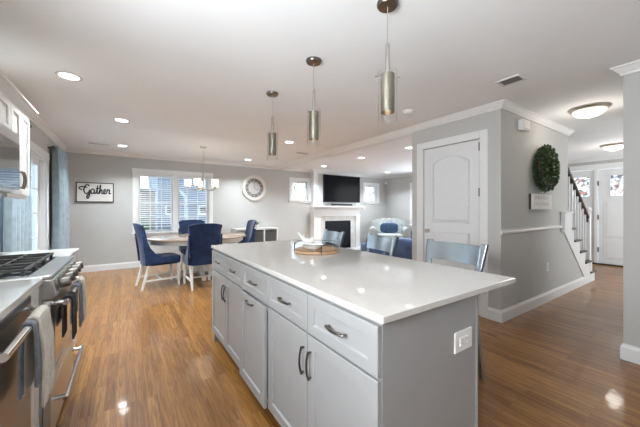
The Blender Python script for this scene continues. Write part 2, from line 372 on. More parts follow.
# ------------------------------------------------------------------ windows
def window(n, x0, x1, z0, z1, halves=1, sill=True, cols=2, rows=1):
    t = sthing('window_%d' % n, (0, 0, 0)); y = YF; cw = .088
    m = MB(); m.box(x0-cw, x0, y-.02, y, z0-.02, z1+cw); m.box(x1, x1+cw, y-.02, y, z0-.02, z1+cw); m.box(x0-cw-.01, x1+cw+.01, y-.026, y, z1, z1+cw)
    m.box(x0, x0+.02, y, y+.14, z0, z1); m.box(x1-.02, x1, y, y+.14, z0, z1); m.box(x0, x1, y, y+.14, z1-.02, z1)
    obj('window_casing', m, 'trim', t, bevel=.003)
    m = MB(); m.box(x0-cw-.02, x1+cw+.02, y-.06, y+.10, z0-.03, z0); m.box(x0-cw, x1+cw, y-.02, y, z0-.09, z0-.03); obj('window_sill', m, 'trim', t, bevel=.004)
    wv = (x1-x0-.04)/halves; mull = .05 if halves > 1 else 0
    for h in range(halves):
        a = x0+.02+h*wv + (mull if h else 0); b = x0+.02+(h+1)*wv - (mull if h < halves-1 else 0)
        zm = (z0+z1)/2
        for k, (c0, c1, yy) in enumerate(((z0, zm+.02, y+.06), (zm-.02, z1-.02, y+.10))):
            m = MB(); f = .04; m.box(a, a+f, yy, yy+.03, c0, c1); m.box(b-f, b, yy, yy+.03, c0, c1); m.box(a+f, b-f, yy, yy+.03, c0, c0+f+.01*(1-k)); m.box(a+f, b-f, yy, yy+.03, c1-f, c1)
            for q in range(1, cols): xx = a+(b-a)*q/cols; m.box(xx-.009, xx+.009, yy+.004, yy+.026, c0+f, c1-f)
            for q in range(1, rows+1):
                zz = c0+(c1-c0)*q/(rows+1); m.box(a+f, b-f, yy+.004, yy+.026, zz-.009, zz+.009)
            s = obj('window_sash', m, 'trim', t)
            obj('window_pane', MB().box(a+f-.004, b-f+.004, yy+.012, yy+.018, c0+f-.004, c1-f+.004), 'glass', s)
    if mull: obj('window_mullion', MB().box((x0+x1)/2-.055, (x0+x1)/2+.055, y-.01, y+.13, z0, z1-.02), 'trim', t)
    return t
window(1, *W1, halves=2, cols=3, rows=1)
window(2, *W2, cols=2, rows=0)
window(3, *W3, cols=2, rows=0)
# venetian blinds in the double window
for i, (a, b, side) in enumerate(((.25, .885, 'left'), (1.025, 1.665, 'right'))):
    bl = thing('venetian_blind', 'white venetian blind in the %s half of the wide dining window' % side, 'blind', (a, YF+.02, 2.03), group='blinds in the dining window')
    obj('head_rail', MB().box(a-.02, b+.02, YF+.005, YF+.05, 1.985, 2.035), 'blind', bl)
    m = MB(); z = 1.95
    while z > .90:
        R = Matrix.Rotation(math.radians(24), 3, 'X'); m.box(a, b, YF+.004, YF+.046, z-.0015, z+.0015, R); z -= .046
    obj('slats', m, 'blind', bl)
    m = MB(); m.box(a, b, YF+.008, YF+.042, .865, .885); obj('bottom_rail', m, 'blind', bl)
    m = MB()
    for xx in (a+.1, b-.1): m.tube([(xx, YF+.003, .88), (xx, YF+.003, 1.99)], .0015, 5)
    obj('ladder_cord', m, 'blind', bl)
# living room window on the street side, seen edge-on
t = sthing('window_4', (0, 0, 0)); y0, y1, z0, z1 = W4
m = MB(); m.box(XV-.02, XV, y0-.09, y0, z0-.1, z1+.09); m.box(XV-.02, XV, y1, y1+.09, z0-.1, z1+.09); m.box(XV-.025, XV, y0-.1, y1+.1, z1, z1+.09); m.box(XV-.05, XV+.1, y0-.1, y1+.1, z0-.03, z0); obj('window_casing', m, 'trim', t)
m = MB(); m.box(XV+.05, XV+.08, y0, y0+.05, z0, z1); m.box(XV+.05, XV+.08, y1-.05, y1, z0, z1); m.box(XV+.05, XV+.08, y0+.05, y1-.05, z1-.05, z1); m.box(XV+.05, XV+.08, y0+.05, y1-.05, z0, z0+.05); m.box(XV+.05, XV+.08, y0+.05, y1-.05, 1.38, 1.43)
s = obj('window_sash', m, 'trim', t); obj('window_pane', MB().box(XV+.062, XV+.068, y0+.05, y1-.05, z0+.05, z1-.05), 'glass', s)
# sliding glass door on the left wall
t = sthing('window_5', (0, 0, 0)); y0, y1, z0, z1 = SL
m = MB(); m.box(XL, XL+.02, y0-.09, y0, 0, z1+.1); m.box(XL, XL+.02, y1, y1+.12, 0, z1+.1); m.box(XL, XL+.028, y0-.1, y1+.13, z1, z1+.11); m.box(XL-.14, XL, y0, y0+.02, .031, z1); m.box(XL-.14, XL, y1-.02, y1, .031, z1); m.box(XL-.14, XL, y0+.02, y1-.02, z1-.02, z1)
obj('window_casing', m, 'trim', t, bevel=.003)
for k, (a, b, xx) in enumerate(((y0+.02, (y0+y1)/2+.04, XL-.06), ((y0+y1)/2-.04, y1-.02, XL-.10))):
    m = MB(); f = .075; m.box(xx, xx+.035, a, a+f, .04, z1-.02); m.box(xx, xx+.035, b-f, b, .04, z1-.02); m.box(xx, xx+.035, a+f, b-f, .04, .16); m.box(xx, xx+.035, a+f, b-f, z1-.10, z1-.02)
    for q in (1, 2): yy = a+f+(b-a-2*f)*q/3; m.box(xx+.01, xx+.022, yy-.008, yy+.008, .16, z1-.10)
    for q in range(1, 5): zz = .16+(z1-.26)*q/5; m.box(xx+.01, xx+.022, a+f, b-f, zz-.008, zz+.008)
    s = obj('window_sash', m, 'trim', t); obj('window_pane', MB().box(xx+.013, xx+.019, a+f-.004, b-f+.004, .156, z1-.096), 'glass', s)
obj('threshold', MB().box(XL-.14, XL+.01, y0, y1, .001, .030), 'trim', t)

# ------------------------------------------------------------------ doors
def panel_outline(y0, y1, z0, z1, arch=0, n=12):
    pts = [(y0, z0), (y1, z0)]
    for i in range(n+1): u = i/n; pts.append((y1+(y0-y1)*u, z1 - arch + arch*math.sin(PI*u)**.8 if arch else z1))
    return pts
def raised(mb, x, sgn, pts, w=.022, d=.008):
    """moulded panel: a raised bead round the outline, with a slightly raised field"""
    cy = sum(p[0] for p in pts)/len(pts); cz = sum(p[1] for p in pts)/len(pts)
    hy = max(abs(p[0]-cy) for p in pts); hz = max(abs(p[1]-cz) for p in pts)
    def off(k): return [(cy+(p[0]-cy)*(hy-k)/hy, cz+(p[1]-cz)*(hz-k)/hz) for p in pts]
    prof = [(0, 0), (w*.3, d), (w*.7, d), (w, -.0005), (w*2.4, d*.75)]
    mb.loops([[(x+sgn*h, a, b) for a, b in off(k)] for k, h in prof])
t = sthing('door_1', (0, 0, 0))
m = MB(); m.box(XC-.018, XC, 1.665, 1.755, 0, 2.185); m.box(XC-.018, XC, 2.535, 2.635, 0, 2.185); m.box(XC-.018, XC, 1.755, 2.535, 2.095, 2.185)
obj('door_casing', m, 'trim', t, bevel=.004)
m = MB(); m.box(XC+.002, XC+.04, 1.766, 2.524, .008, 2.084)
raised(m, XC+.002, -1, panel_outline(1.88, 2.40, 1.08, 1.95, .10)); raised(m, XC+.002, -1, panel_outline(1.88, 2.40, .20, .96))
leaf = obj('door_leaf', m, 'door', t)
m = MB(); RY = Matrix.Rotation(-PI/2, 3, 'Y'); m.lathe([(.028, 0), (.028, .006), (.010, .010), (.010, .035), (.022, .045), (.027, .058), (.020, .068)], (XC, 2.46, .965), 16, RY); obj('door_knob', m, 'nickel', leaf, smooth=True)
for z in (.25, 1.41, 1.95):
    obj('hinge', MB().box(XC-.014, XC+.0015, 1.752, 1.770, z, z+.10), 'ventdark', leaf)

# front double door
t = sthing('door_2', (0, 0, 0))
m = MB(); m.box(XD-.03, XD, 2.50, 2.62, 0, 2.30); m.box(XD-.03, XD, 1.92, 1.98, 0, 2.18); m.box(XD-.03, XD, .92, 1.02, 0, 2.30); m.box(XD-.035, XD, 1.02, 2.50, 2.18, 2.30); obj('door_casing', m, 'trim', t, bevel=.004)
def front_leaf(a, b, sign):
    g0 = a + .24*(b-a) if b-a > .7 else a+.085; g1 = b - .22*(b-a) if b-a > .7 else b-.085
    m = MB(); x0, x1 = XD+.004, XD+.045; zl, zh = 1.56, 2.02
    m.box(x0, x1, a, g0, .01, 2.17); m.box(x0, x1, g1, b, .01, 2.17); m.box(x0, x1, g0, g1, .01, zl); m.box(x0, x1, g0, g1, zh, 2.17)
    raised(m, x0, -1, panel_outline(a+.09, b-.09, .62, 1.42), .02, .009); raised(m, x0, -1, panel_outline(a+.09, b-.09, .14, .52), .02, .009)
    m.box(x0-.012, x0, g0-.02, g0, zl-.02, zh+.02); m.box(x0-.012, x0, g1, g1+.02, zl-.02, zh+.02); m.box(x0-.012, x0, g0, g1, zl-.02, zl); m.box(x0-.012, x0, g0, g1, zh, zh+.02)
    lf = obj('door_leaf', m, 'door', t)
    obj('door_pane', MB().box(x0+.015, x0+.022, g0, g1, zl, zh), 'stained', lf)
    return lf
lf = front_leaf(1.03, 1.91, 1)
for z in (.28, 1.02, 1.80): obj('hinge', MB().box(XD-.034, XD+.003, 1.905, 1.925, z, z+.11), 'ventdark', lf)
m = MB(); m.lathe([(.03, 0), (.03, .01), (.012, .014), (.012, .04), (.028, .055), (.02, .07)], (XD, 1.12, .98), 12, Matrix.Rotation(-PI/2, 3, 'Y')); obj('door_knob', m, 'chrome', lf, smooth=True)
front_leaf(1.985, 2.495, 1)
obj('threshold', MB().box(XD-.09, XD+.0, 1.0, 2.5, .001, .028), 'darkwood', t)

# ------------------------------------------------------------------ staircase
t = thing('staircase', 'white staircase with dark treads and dark handrail climbing beside the entry door', 'staircase', (6.75, 1.6, 0))
SX = 6.92; n_st = 11; run_, rise = .272, .198
for k in range(n_st):
    x1 = SX - k*run_; z = (k+1)*rise - .02
    hid = k > 4
    obj('tread', MB().box(x1-run_-.0, x1+.03, (1.64 if hid else YS-.035), 2.60, z-.030, z), 'darkwood', t, bevel=.006)
    obj('riser', MB().box(x1-.015, x1, (1.64 if hid else YS+.005), 2.60, z-.031-rise+.031, z-.031), 'trim', t)
pts = [(SX, 0)]
for k in range(5):
    x1 = SX-k*run_; z = (k+1)*rise-.052; pts += [(x1-.001, z), (x1-run_, z)]
pts += [(5.50, .975), (5.405, .92), (6.50, 0.0)]
m = MB(); m.prism(pts, 'y', YS-.014, YS-.001); obj('stringer', m, 'trim', t)
m = MB(); m.prism([(5.30, .93), (5.595, .93), (5.595, 1.20), (5.30, 1.20)], 'y', YS-.05, YS-.001); m.box(5.28, 5.62, YS-.07, YS-.001, 1.2005, 1.225)
obj('wall_post', m, 'trim', t, bevel=.003)
m = MB(); m.box(6.68, 6.76, YS-.005, YS+.075, .179, 1.16); m.lathe([(.055, 0), (.055, .02), (.03, .03), (.03, .045), (.052, .07), (.058, .095), (.045, .125), (.01, .14)], (6.72, YS+.035, 1.16), 16); m.box(6.67, 6.77, YS-.015, YS+.085, .179, .33)
obj('newel_post', m, 'trim', t, bevel=.003)
for k in range(5):
    for q in (.06, .19):
        x = SX-k*run_-q; zb = (k+1)*rise-.02; zt = 1.08+(6.72-x)*rise/run_
        if x < 5.66 or x > 6.66: continue
        obj('baluster', MB().tube([(x, YS+.035, zb), (x, YS+.035, zt)], .013, 8), 'trim', t)
zt = lambda x: 1.12+(6.72-x)*rise/run_
m = MB(); m.tube([(6.70, YS+.035, zt(6.70)-.02), (6.2, YS+.035, zt(6.2)), (5.66, YS+.035, zt(5.66))], .034, 10); m.tube([(6.70, YS+.035, zt(6.70)-.10), (6.70, YS+.035, zt(6.70)-.02)], .03, 8)
obj('handrail', m, 'darkwood', t, smooth=True)

# ------------------------------------------------------------------ island
FX, X1 = .70, 1.285       # door face plane, back of the bodies
def shaker(mb, o, u, n, w, h, fr=.055, th=.019, rec=.009):
    """frame-and-panel front: corner o, width along u, height along z, facing n"""
    o = Vector(o); u = Vector(u); n = Vector(n); z = Vector((0, 0, 1))
    def ring(i, d): return [o+u*i+z*i+n*d, o+u*(w-i)+z*i+n*d, o+u*(w-i)+z*(h-i)+n*d, o+u*i+z*(h-i)+n*d]
    mb.loops([ring(0, 0), ring(0, th-.002), ring(.002, th), ring(fr, th), ring(fr+.006, th-rec)])
def pull(parent, c, d, n, L=.112, r=.005):
    """arched bar pull centred at c along direction d, standing out along n"""
    c = Vector(c); d = Vector(d); n = Vector(n); pts = []; rr = []
    for i in range(13):
        u = i/12*2-1; pts.append(c+d*(u*L/2)+n*(.013*(1-abs(u)**2.2)+.012)); rr.append(r*(1.0+.35*abs(u)**3))
    m = MB(); m.tube(pts, rr, 8)
    for s in (-1, 1):
        m.tube([c+d*(s*L*.45), c+d*(s*L*.45)+n*.016], r*1.1, 8)
    return obj('handle', m, 'bronze', parent, smooth=True)
YD = [.672, 1.112, 1.553, 1.990, 2.405, 2.852]
def island_unit(y0, y1, label, cols, pullout=False, ends=()):
    t = thing('island_cabinet', label, 'cabinet', ((FX+X1)/2, (y0+y1)/2, 0), group='grey cabinets of the island')
    m = MB(); e0 = .020 if 'near' in ends else .0005; e1 = .02 if 'far' in ends else .0005
    m.box(FX+.002, X1-.012, y0+e0, y1-e1, .10, .888); m.box(FX+.07, X1-.012, y0+e0, y1-e1, .0, .10); obj('cabinet_body', m, 'cab', t)
    g = .0022
    for a, b in cols:
        m = MB(); shaker(m, (FX, a+g, .700), (0, 1, 0), (-1, 0, 0), b-a-2*g, .172, .044); dr = obj('drawer', m, 'cab', t)
        pull(dr, (FX-.019, (a+b)/2, .785), (0, 1, 0), (-1, 0, 0))
    if pullout:
        a, b = cols[0]; dx = .022
        m = MB(); shaker(m, (FX-dx, a+g, .105), (0, 1, 0), (-1, 0, 0), b-a-2*g, .585, .055); m.box(FX-dx+.0005, FX+.001, a+.03, b-.03, .14, .66); dr = obj('pullout_door', m, 'cab', t)
        pull(dr, (FX-dx-.019, (a+b)/2, .660), (0, 1, 0), (-1, 0, 0))
    else:
        mid = cols[0][1]
        for s, (a, b) in zip((-1, 1), cols):
            m = MB(); shaker(m, (FX, a+g, .105), (0, 1, 0), (-1, 0, 0), b-a-2*g, .585, .055); d = obj('door', m, 'cab', t)
            pull(d, (FX-.019, mid+s*.030, .565), (0, 0, 1), (-1, 0, 0), .125)
    m = MB(); m.box(X1-.012, X1, y0, y1, 0, .888)
    if 'near' in ends:
        m.box(FX+.001, X1-.012, y0, y0+.02, 0, .888); m.box(X1-.0, X1+.012, y0-.004, y0+.02, 0, .888)
    if 'far' in ends: m.box(FX+.001, X1-.012, y1-.02, y1, 0, .888)
    obj('end_panel', m, 'cab', t)
    return t
near = island_unit(YD[0], YD[2], 'grey two-door cabinet at the near end of the island with an outlet on its side', [(YD[0], YD[1]), (YD[1], YD[2])], ends=('near',))
island_unit(YD[2], YD[3], 'narrow grey cabinet in the middle of the island with a pull-out bin door', [(YD[2], YD[3])], True)
island_unit(YD[3], YD[5], 'grey two-door cabinet at the dining end of the island', [(YD[3], YD[4]), (YD[4], YD[5])], ends=('far',))
m = MB(); m.box(.677, 1.613, .645, 2.868, .889, .914)
tag(obj('island_countertop', m, 'quartz', bevel=.003), 'large white quartz slab on top of the grey island', 'countertop')
# outlet on the island's end
def outlet(label, c, n, w=.115, h=.075, horizontal=True, kind='outlet'):
    """wall plate at c facing n"""
    c = Vector(c); n = Vector(n); u = Vector((-n.y, n.x, 0)); z = Vector((0, 0, 1))
    t = thing('wall_outlet' if kind == 'outlet' else 'light_switch', label, 'outlet' if kind == 'outlet' else 'switch', c)
    def slab(mb, du, dz, w, h, d0, d1):
        r0 = [c+u*(du+sx*w/2)+z*(dz+sz*h/2)+n*d0 for sx, sz in ((-1,-1),(1,-1),(1,1),(-1,1))]; r1 = [c+u*(du+sx*(w/2-.002))+z*(dz+sz*(h/2-.002))+n*d1 for sx, sz in ((-1,-1),(1,-1),(1,1),(-1,1))]
        mb.loops([r0, r1])
    m = MB(); slab(m, 0, 0, w, h, .0005, .006); obj('cover_plate', m, 'plastic', t)
    iw, ih = (.066, .033) if w > h else (.033, .066)
    m = MB(); slab(m, 0, 0, iw, ih, .006, .009); f = obj('receptacle' if kind == 'outlet' else 'rocker', m, 'ceramic', t)
    if kind == 'outlet':
        for s, q in ((-1, -1), (-1, 1), (1, -1), (1, 1)):
            du, dz = (s*.017, 0) if w > h else (0, s*.017)
            if True:
                m = MB()
                if w > h: slab(m, du, q*.006, .008, .0022, .009, .0093)
                else: slab(m, q*.006, dz, .0022, .008, .009, .0093)
            obj('slot', m, 'black', f)
    return t
outlet('white horizontal outlet plate on the grey end of the island', (1.18, .672-.0, .705), (0, -1, 0), .128, .085)
outlet('white outlet low on the grey wall under the chair rail', (4.78, YS, .468), (0, -1, 0), .075, .118)
outlet('white outlet on the dining wall left of the fireplace', (4.40, YF, .46), (0, -1, 0), .075, .118)
outlet('white light switch on the wall just right of the mantel', (6.84, YF, 1.30), (0, -1, 0), .075, .118, kind='switch')

# tray with glass and wire rim
t = thing('round_tray', 'round wooden tray with a black wire rim on the island', 'tray', (1.275, 1.94, .915))
r = .178
obj('tray_base', MB().lathe([(r-.01, 0), (r, .004), (r, .020), (r-.004, .024), (r-.012, .022), (0.001, .022)], (1.275, 1.94, .915), 48), 'traywood', t, smooth=True)
m = MB(); 
for z in (.026, .074): m.tube([(1.275+(r+.002)*math.cos(a*PI/24), 1.94+(r+.002)*math.sin(a*PI/24), .915+z) for a in range(48)], .0019, 6, True)
for k in range(4):
    a = k*PI/2+math.radians(248); p = (1.275+(r+.002)*math.cos(a), 1.94+(r+.002)*math.sin(a))
    m.tube([(*p, .915+.004), (*p, .915+.075)], .003, 6)
obj('wire_rim', m, 'iron', t, smooth=True)
m = MB()
N = 48
m.loops([[(1.275+rr*math.cos(2*PI*k/N), 1.94+rr*math.sin(2*PI*k/N), .915+zz) for k in range(N)] for rr, zz in ((r-.001, .028), (r-.001, .072), (r-.003, .072), (r-.003, .028))], closed=True)
obj('glass_band', m, 'clear', t, smooth=True)
bw = (1.23, 1.93, .9375)
tag(obj('bowl', MB().lathe([(.03, 0), (.045, .003), (.075, .022), (.088, .040), (.085, .040), (.070, .024), (.04, .009), (.001, .008)], bw, 32), 'ceramic', smooth=True), 'shallow white bowl inside the wire-rimmed tray', 'bowl')
# white bird figurine behind the bowl
bx_, by_ = 1.27, 2.075
m = MB(); base = (bx_, by_, .9375)
m.lathe([(.030, 0), (.030, .006), (.007, .012), (.006, .035)], base, 16)
u = Vector((-.86, .50, 0)).normalized()
pts = [Vector(base)+u*a+Vector((0, 0, b)) for a, b in ((-.060, .060), (-.04, .052), (-.005, .050), (.026, .062), (.052, .092), (.080, .125))]
m.tube(pts, [.006, .016, .026, .019, .011, .009], 12)
m.ball(Vector(base)-u*.048+Vector((0, 0, .072)), .015); m.tube([Vector(base)-u*.060+Vector((0, 0, .072)), Vector(base)-u*.080+Vector((0, 0, .069))], [.006, .001], 6)
tag(obj('bird_figurine', m, 'ceramic', smooth=True), 'white bird figurine with its tail raised, at the back of the tray', 'figurine')

# ------------------------------------------------------------------ bar stools
def make_stool(label):
    t = thing('bar_stool', label, 'stool', (0, 0, 0), group='silver bar stools at the island')
    obj('seat', MB().soft(-.21, .21, -.20, .20, .615, .655, 8), 'silver', t, world=False, smooth=True)
    for s in (-1, 1):
        m = MB(); m.taper((s*.235, -.275, .62+.375), (s*.20, -.19, .60), .052, .022, .040, .03); obj('back_post', m, 'silver', t, world=False, bevel=.003)
        obj('leg', MB().taper((s*.225, .21, 0), (s*.185, .17, .62), .03, .03, .035, .035), 'silver', t, world=False)
        obj('leg', MB().taper((s*.235, -.25, 0), (s*.195, -.19, .615), .03, .03, .035, .035), 'silver', t, world=False)
        obj('post_edge', MB().taper((s*.262, -.276, .992), (s*.222, -.191, .62), .004, .024, .004, .030), 'steelgrey', t, world=False)
    def f(u, v, k):
        x = (u-.5)*.43; z = .835+v*.145; y = -.235-(z-.835)*.22 - .035*(1-(2*u-1)**2) + (.014 if k else 0)
        return (x, y, z)
    obj('back_slat', MB().slab(f, 16, 3), 'silver', t, world=False, smooth=True)
    m = MB(); m.box(-.20, .20, .175, .20, .20, .225); m.box(-.21, .21, -.235, -.215, .24, .26)
    for s in (-1, 1): m.box(s*.205-.01, s*.205+.01, -.22, .18, .26, .28)
    obj('stretcher', m, 'silver', t, world=False)
    return t
s0 = make_stool('silver-grey bar stool nearest the closet door'); s0.location = (1.955, 1.345, 0); s0.rotation_euler = (0, 0, PI/2-.04)
dup(s0, (1.93, 2.17, 0), PI/2-.20, 'middle of the three silver bar stools, blue velvet sofa behind it')
dup(s0, (1.88, 2.92, 0), PI/2-.17, 'silver bar stool in front of the black firebox, farthest from the closet door')

# ------------------------------------------------------------------ pendants
def make_pendant(label):
    t = thing('pendant_lamp', label, 'lamp', (0, 0, ZC), group='pendants over the island'); 
    obj('canopy', MB().lathe([(.062, 0), (.062, -.012), (.055, -.022), (.006, -.026)], (0, 0, -.001), 28), 'bronze', t, world=False, smooth=True)
    obj('cord', MB().tube([(0, 0, -.026), (0, 0, -.235)], .0022, 6), 'nickel', t, world=False)
    obj('stem', MB().lathe([(.003, -.225), (.007, -.235), (.012, -.245), (.012, -.40), (.020, -.405), (.020, -.43), (.004, -.432)], (0, 0, 0), 18), 'nickel', t, world=False, smooth=True)
    obj('cross_bar', MB().tube([(-.072, 0, -.428), (.072, 0, -.428)], .0045, 8), 'nickel', t, world=False)
    n = 32
    obj('mesh_sleeve', MB().loops([[(rr*math.cos(2*PI*k/n), rr*math.sin(2*PI*k/n), zz) for k in range(n)] for rr, zz in ((.040, -.415), (.040, -.635), (.0385, -.635), (.0385, -.415))], closed=True), 'mesh', t, world=False, smooth=True)
    obj('bulb', MB().lathe([(.006, -.44), (.013, -.47), (.015, -.53), (.012, -.58), (.002, -.60)], (0, 0, 0), 14), 'bulb', t, world=False, smooth=True)
    obj('glass_cylinder', MB().loops([[(rr*math.cos(2*PI*k/n), rr*math.sin(2*PI*k/n), zz) for k in range(n)] for rr, zz in ((.056, -.40), (.056, -.685), (.054, -.685), (.054, -.40))], closed=True), 'clear', t, world=False, smooth=True)
    return t
p0 = make_pendant('glass pendant lamp nearest the camera, over the closet end of the island'); p0.location = (1.255, 1.162, ZC); p0.rotation_euler = (0, 0, -.55)
dup(p0, (1.248, 1.94, ZC), .4, 'glass pendant lamp in the middle of the three over the island')
dup(p0, (1.248, 2.724, ZC), .9, 'glass pendant lamp over the dining end of the island')

# ------------------------------------------------------------------ ceiling fixtures
def make_down(label, group='recessed ceiling lights'):
    t = thing('recessed_light', label, 'ceiling light', (0, 0, ZC), group=group); n = 32
    obj('trim_ring', MB().loops([[(rr*math.cos(2*PI*k/n), rr*math.sin(2*PI*k/n), zz) for k in range(n)] for rr, zz in ((.095, -.0005), (.092, -.006), (.072, -.008), (.070, -.0005))], closed=True), 'ceramic', t, world=False, smooth=True)
    obj('lens', MB().lathe([(.070, -.001), (.069, -.005), (.001, -.0055)], (0, 0, 0), 28), 'downlight', t, world=False)
    return t
DL = [(-.42, 3.39, 'recessed ceiling light closest to the white upper cabinets'), (-.045, 4.67, 'middle recessed light of the row along the sliding door'), (-.05, 6.53, 'recessed ceiling light above the lettered wall sign'),
      (2.40, 4.53, 'recessed ceiling light seen between two island pendants'), (2.42, 6.67, 'recessed ceiling light near the dining wall, above the round clock'), (4.515, 6.50, 'recessed light just left of the television'),
      (4.50, 4.97, 'recessed living room ceiling light in front of the television'), (6.91, 6.40, 'recessed ceiling light above the patterned armchair'), (4.53, 3.64, 'recessed living room light seen beside the closet door casing')]
d0 = None
for x, y, lab in DL:
    if d0 is None: d0 = make_down(lab); d0.location = (x, y, ZC)
    else: dup(d0, (x, y, ZC), 0, lab)
    L = bpy.data.lights.new('recessed_light_beam', 'AREA'); L.shape = 'DISK'; L.size = .12; L.energy = LAMP_W; L.spread = math.radians(125); L.color = (.87, .945, 1)
    lo = bpy.data.objects.new('recessed_light_beam', L); C.objects.link(lo); lo.location = (x, y, ZC-.012)
def flush(x, y, label, first=None):
    if first is not None: t = dup(first, (x, y, ZC), 0, label)
    else:
        t = thing('flush_mount_light', label, 'ceiling light', (x, y, ZC), group='hall ceiling lights')
        obj('metal_pan', MB().lathe([(.19, -.0005), (.19, -.012), (.172, -.032), (.150, -.034), (.01, -.034)], (x, y, ZC), 36), 'nickel', t, smooth=True)
        obj('glass_bowl', MB().lathe([(.155, -.035), (.148, -.055), (.115, -.085), (.06, -.105), (.001, -.112)], (x, y, ZC), 36), 'lampglass', t, smooth=True)
        obj('finial', MB().lathe([(.004, -.108), (.012, -.113), (.012, -.120), (.004, -.13)], (x, y, ZC), 14), 'nickel', t, smooth=True)
    L = bpy.data.lights.new('flush_mount_glow', 'POINT'); L.energy = 3; L.color = (1, .93, .84); L.shadow_soft_size = .1
    lo = bpy.data.objects.new('flush_mount_glow', L); C.objects.link(lo); lo.location = (x, y, ZC-.20)
    return t
fl = flush(4.52, 1.04, 'large frosted bowl ceiling light in the hall nearest the wreath')
flush(7.45, 1.37, 'frosted bowl ceiling light in front of the entry door', fl)
def vent(x, y, w, l, label, rz=0, mat1='ventgrey', mat2='ventdark'):
    t = thing('ceiling_vent', label, 'vent', (x, y, ZC), rz)
    m = MB(); m.box(-w/2, w/2, -l/2, -l/2+.02, -.008, -.0005); m.box(-w/2, w/2, l/2-.02, l/2, -.008, -.0005); m.box(-w/2, -w/2+.02, -l/2+.02, l/2-.02, -.008, -.0005); m.box(w/2-.02, w/2, -l/2+.02, l/2-.02, -.008, -.0005)
    obj('vent_frame', m, 'ceramic', t, world=False)
    obj('vent_backing', MB().box(-w/2+.02, w/2-.02, -l/2+.02, l/2-.02, -.002, -.0006), 'ventdark', t, world=False)
    m = MB(); k = -l/2+.03
    while k < l/2-.025:
        m.box(-w/2+.02, w/2-.02, k-.004, k+.004, -.007, -.0055, Matrix.Rotation(.5, 3, 'X')); k += .013
    obj('louvre', m, 'ventgrey', t, world=False)
vent(2.955, 1.22, .17, .20, 'grey rectangular ceiling vent near the hall opening', math.radians(0))
vent(3.10, 5.25, .28, .13, 'small dark ceiling vent beside the white ceiling beam')
vent(-.40, 6.57, .30, .09, 'slim ceiling vent above the lettered wall sign')
t = thing('smoke_detector', 'round white smoke detector on the ceiling near the closet wall', 'smoke detector', (2.84, 2.30, ZC))
obj('detector_base', MB().lathe([(.068, -.0005), (.068, -.012), (.060, -.016)], (2.84, 2.30, ZC), 28), 'ceramic', t, smooth=True)
obj('detector_body', MB().lathe([(.058, -.017), (.052, -.032), (.030, -.038), (.001, -.039)], (2.84, 2.30, ZC), 28), 'ceramic', t, smooth=True)

# chandelier
cx, cy = 1.225, 5.80
t = thing('chandelier', 'brushed nickel chandelier with lit frosted shades over the dining table', 'chandelier', (cx, cy, ZC))
obj('canopy', MB().lathe([(.062, -.0005), (.062, -.010), (.05, -.022), (.008, -.026)], (cx, cy, ZC), 24), 'nickel', t, smooth=True)
obj('stem', MB().tube([(cx, cy, ZC-.025), (cx, cy, 2.04)], .005, 8).tube([(cx+.018*math.cos(a*PI/8), cy, 2.02+.028*math.sin(a*PI/8)) for a in range(16)], .004, 6, True), 'nickel', t, smooth=True)
m = MB(); m.lathe([(.004, 1.99), (.016, 1.98), (.012, 1.94), (.010, 1.70), (.026, 1.67), (.030, 1.645), (.018, 1.62), (.004, 1.60)], (cx, cy, 0), 16); obj('centre_column', m, 'nickel', t, smooth=True)
for k in range(5):
    a = math.radians(20+72*k); ca, sa = math.cos(a), math.sin(a); R_ = .27
    pts = [(cx+ca*r_, cy+sa*r_, z) for r_, z in ((.02, 1.65), (.10, 1.625), (.19, 1.625), (.25, 1.64), (R_, 1.665))]
    am = obj('arm', MB().tube(pts, .007, 8).lathe([(.008, 1.66), (.028, 1.672), (.030, 1.685), (.012, 1.69)], (cx+ca*R_, cy+sa*R_, 0), 14), 'nickel', t, smooth=True)
    n = 24
    obj('shade', MB().loops([[(cx+ca*R_+rr*math.cos(2*PI*q/n), cy+sa*R_+rr*math.sin(2*PI*q/n), zz) for q in range(n)] for rr, zz in ((.030, 1.688), (.052, 1.692), (.060, 1.72), (.064, 1.82), (.061, 1.82), (.056, 1.72), (.030, 1.694))]), 'lampglass', am, smooth=True)
L = bpy.data.lights.new('chandelier_glow', 'POINT'); L.energy = 2.5; L.color = (1, .95, .88); L.shadow_soft_size = .3
lo = bpy.data.objects.new('chandelier_glow', L); C.objects.link(lo); lo.location = (cx, cy, 1.74)

# ------------------------------------------------------------------ dining set
tx, ty = 1.15, 5.75; A, B = .87, .69
def ell(k, z, dx=0, n=64): return [(tx+(A-k)*math.cos(2*PI*q/n), ty+(B-k)*math.sin(2*PI*q/n), z) for q in range(n)]
t = thing('dining_table', 'oval pedestal dining table with weathered wood top and white base', 'table', (tx, ty, 0))
obj('tabletop', MB().loops([ell(.02, .728), ell(.003, .733), ell(0, .745), ell(.004, .757), ell(.012, .760)]), 'tabletop', t, smooth=True)
obj('apron', MB().loops([ell(.075, .655), ell(.07, .66), ell(.07, .7275)]), 'whitewood', t, smooth=True)
m = MB(); m.lathe([(.13, .10), (.14, .13), (.10, .18), (.075, .24), (.085, .32), (.115, .40), (.10, .48), (.065, .53), (.07, .60), (.15, .64), (.16, .654)], (tx, ty, 0), 28); obj('pedestal', m, 'whitewood', t, smooth=True)
for k in range(4):
    a = k*PI/2; u = Vector((math.cos(a), math.sin(a), 0)); c = Vector((tx, ty, 0)); w = Vector((-u.y, u.x, 0))*.03
    prof = [(.08, .10), (.08, .22), (.16, .19), (.26, .12), (.36, .085), (.40, .07), (.40, .0), (.33, .0), (.30, .045), (.18, .085)]
    obj('foot', MB().loops([[c+u*r_+Vector((0, 0, z))-w for r_, z in prof], [c+u*r_+Vector((0, 0, z))+w for r_, z in prof]]), 'whitewood', t)
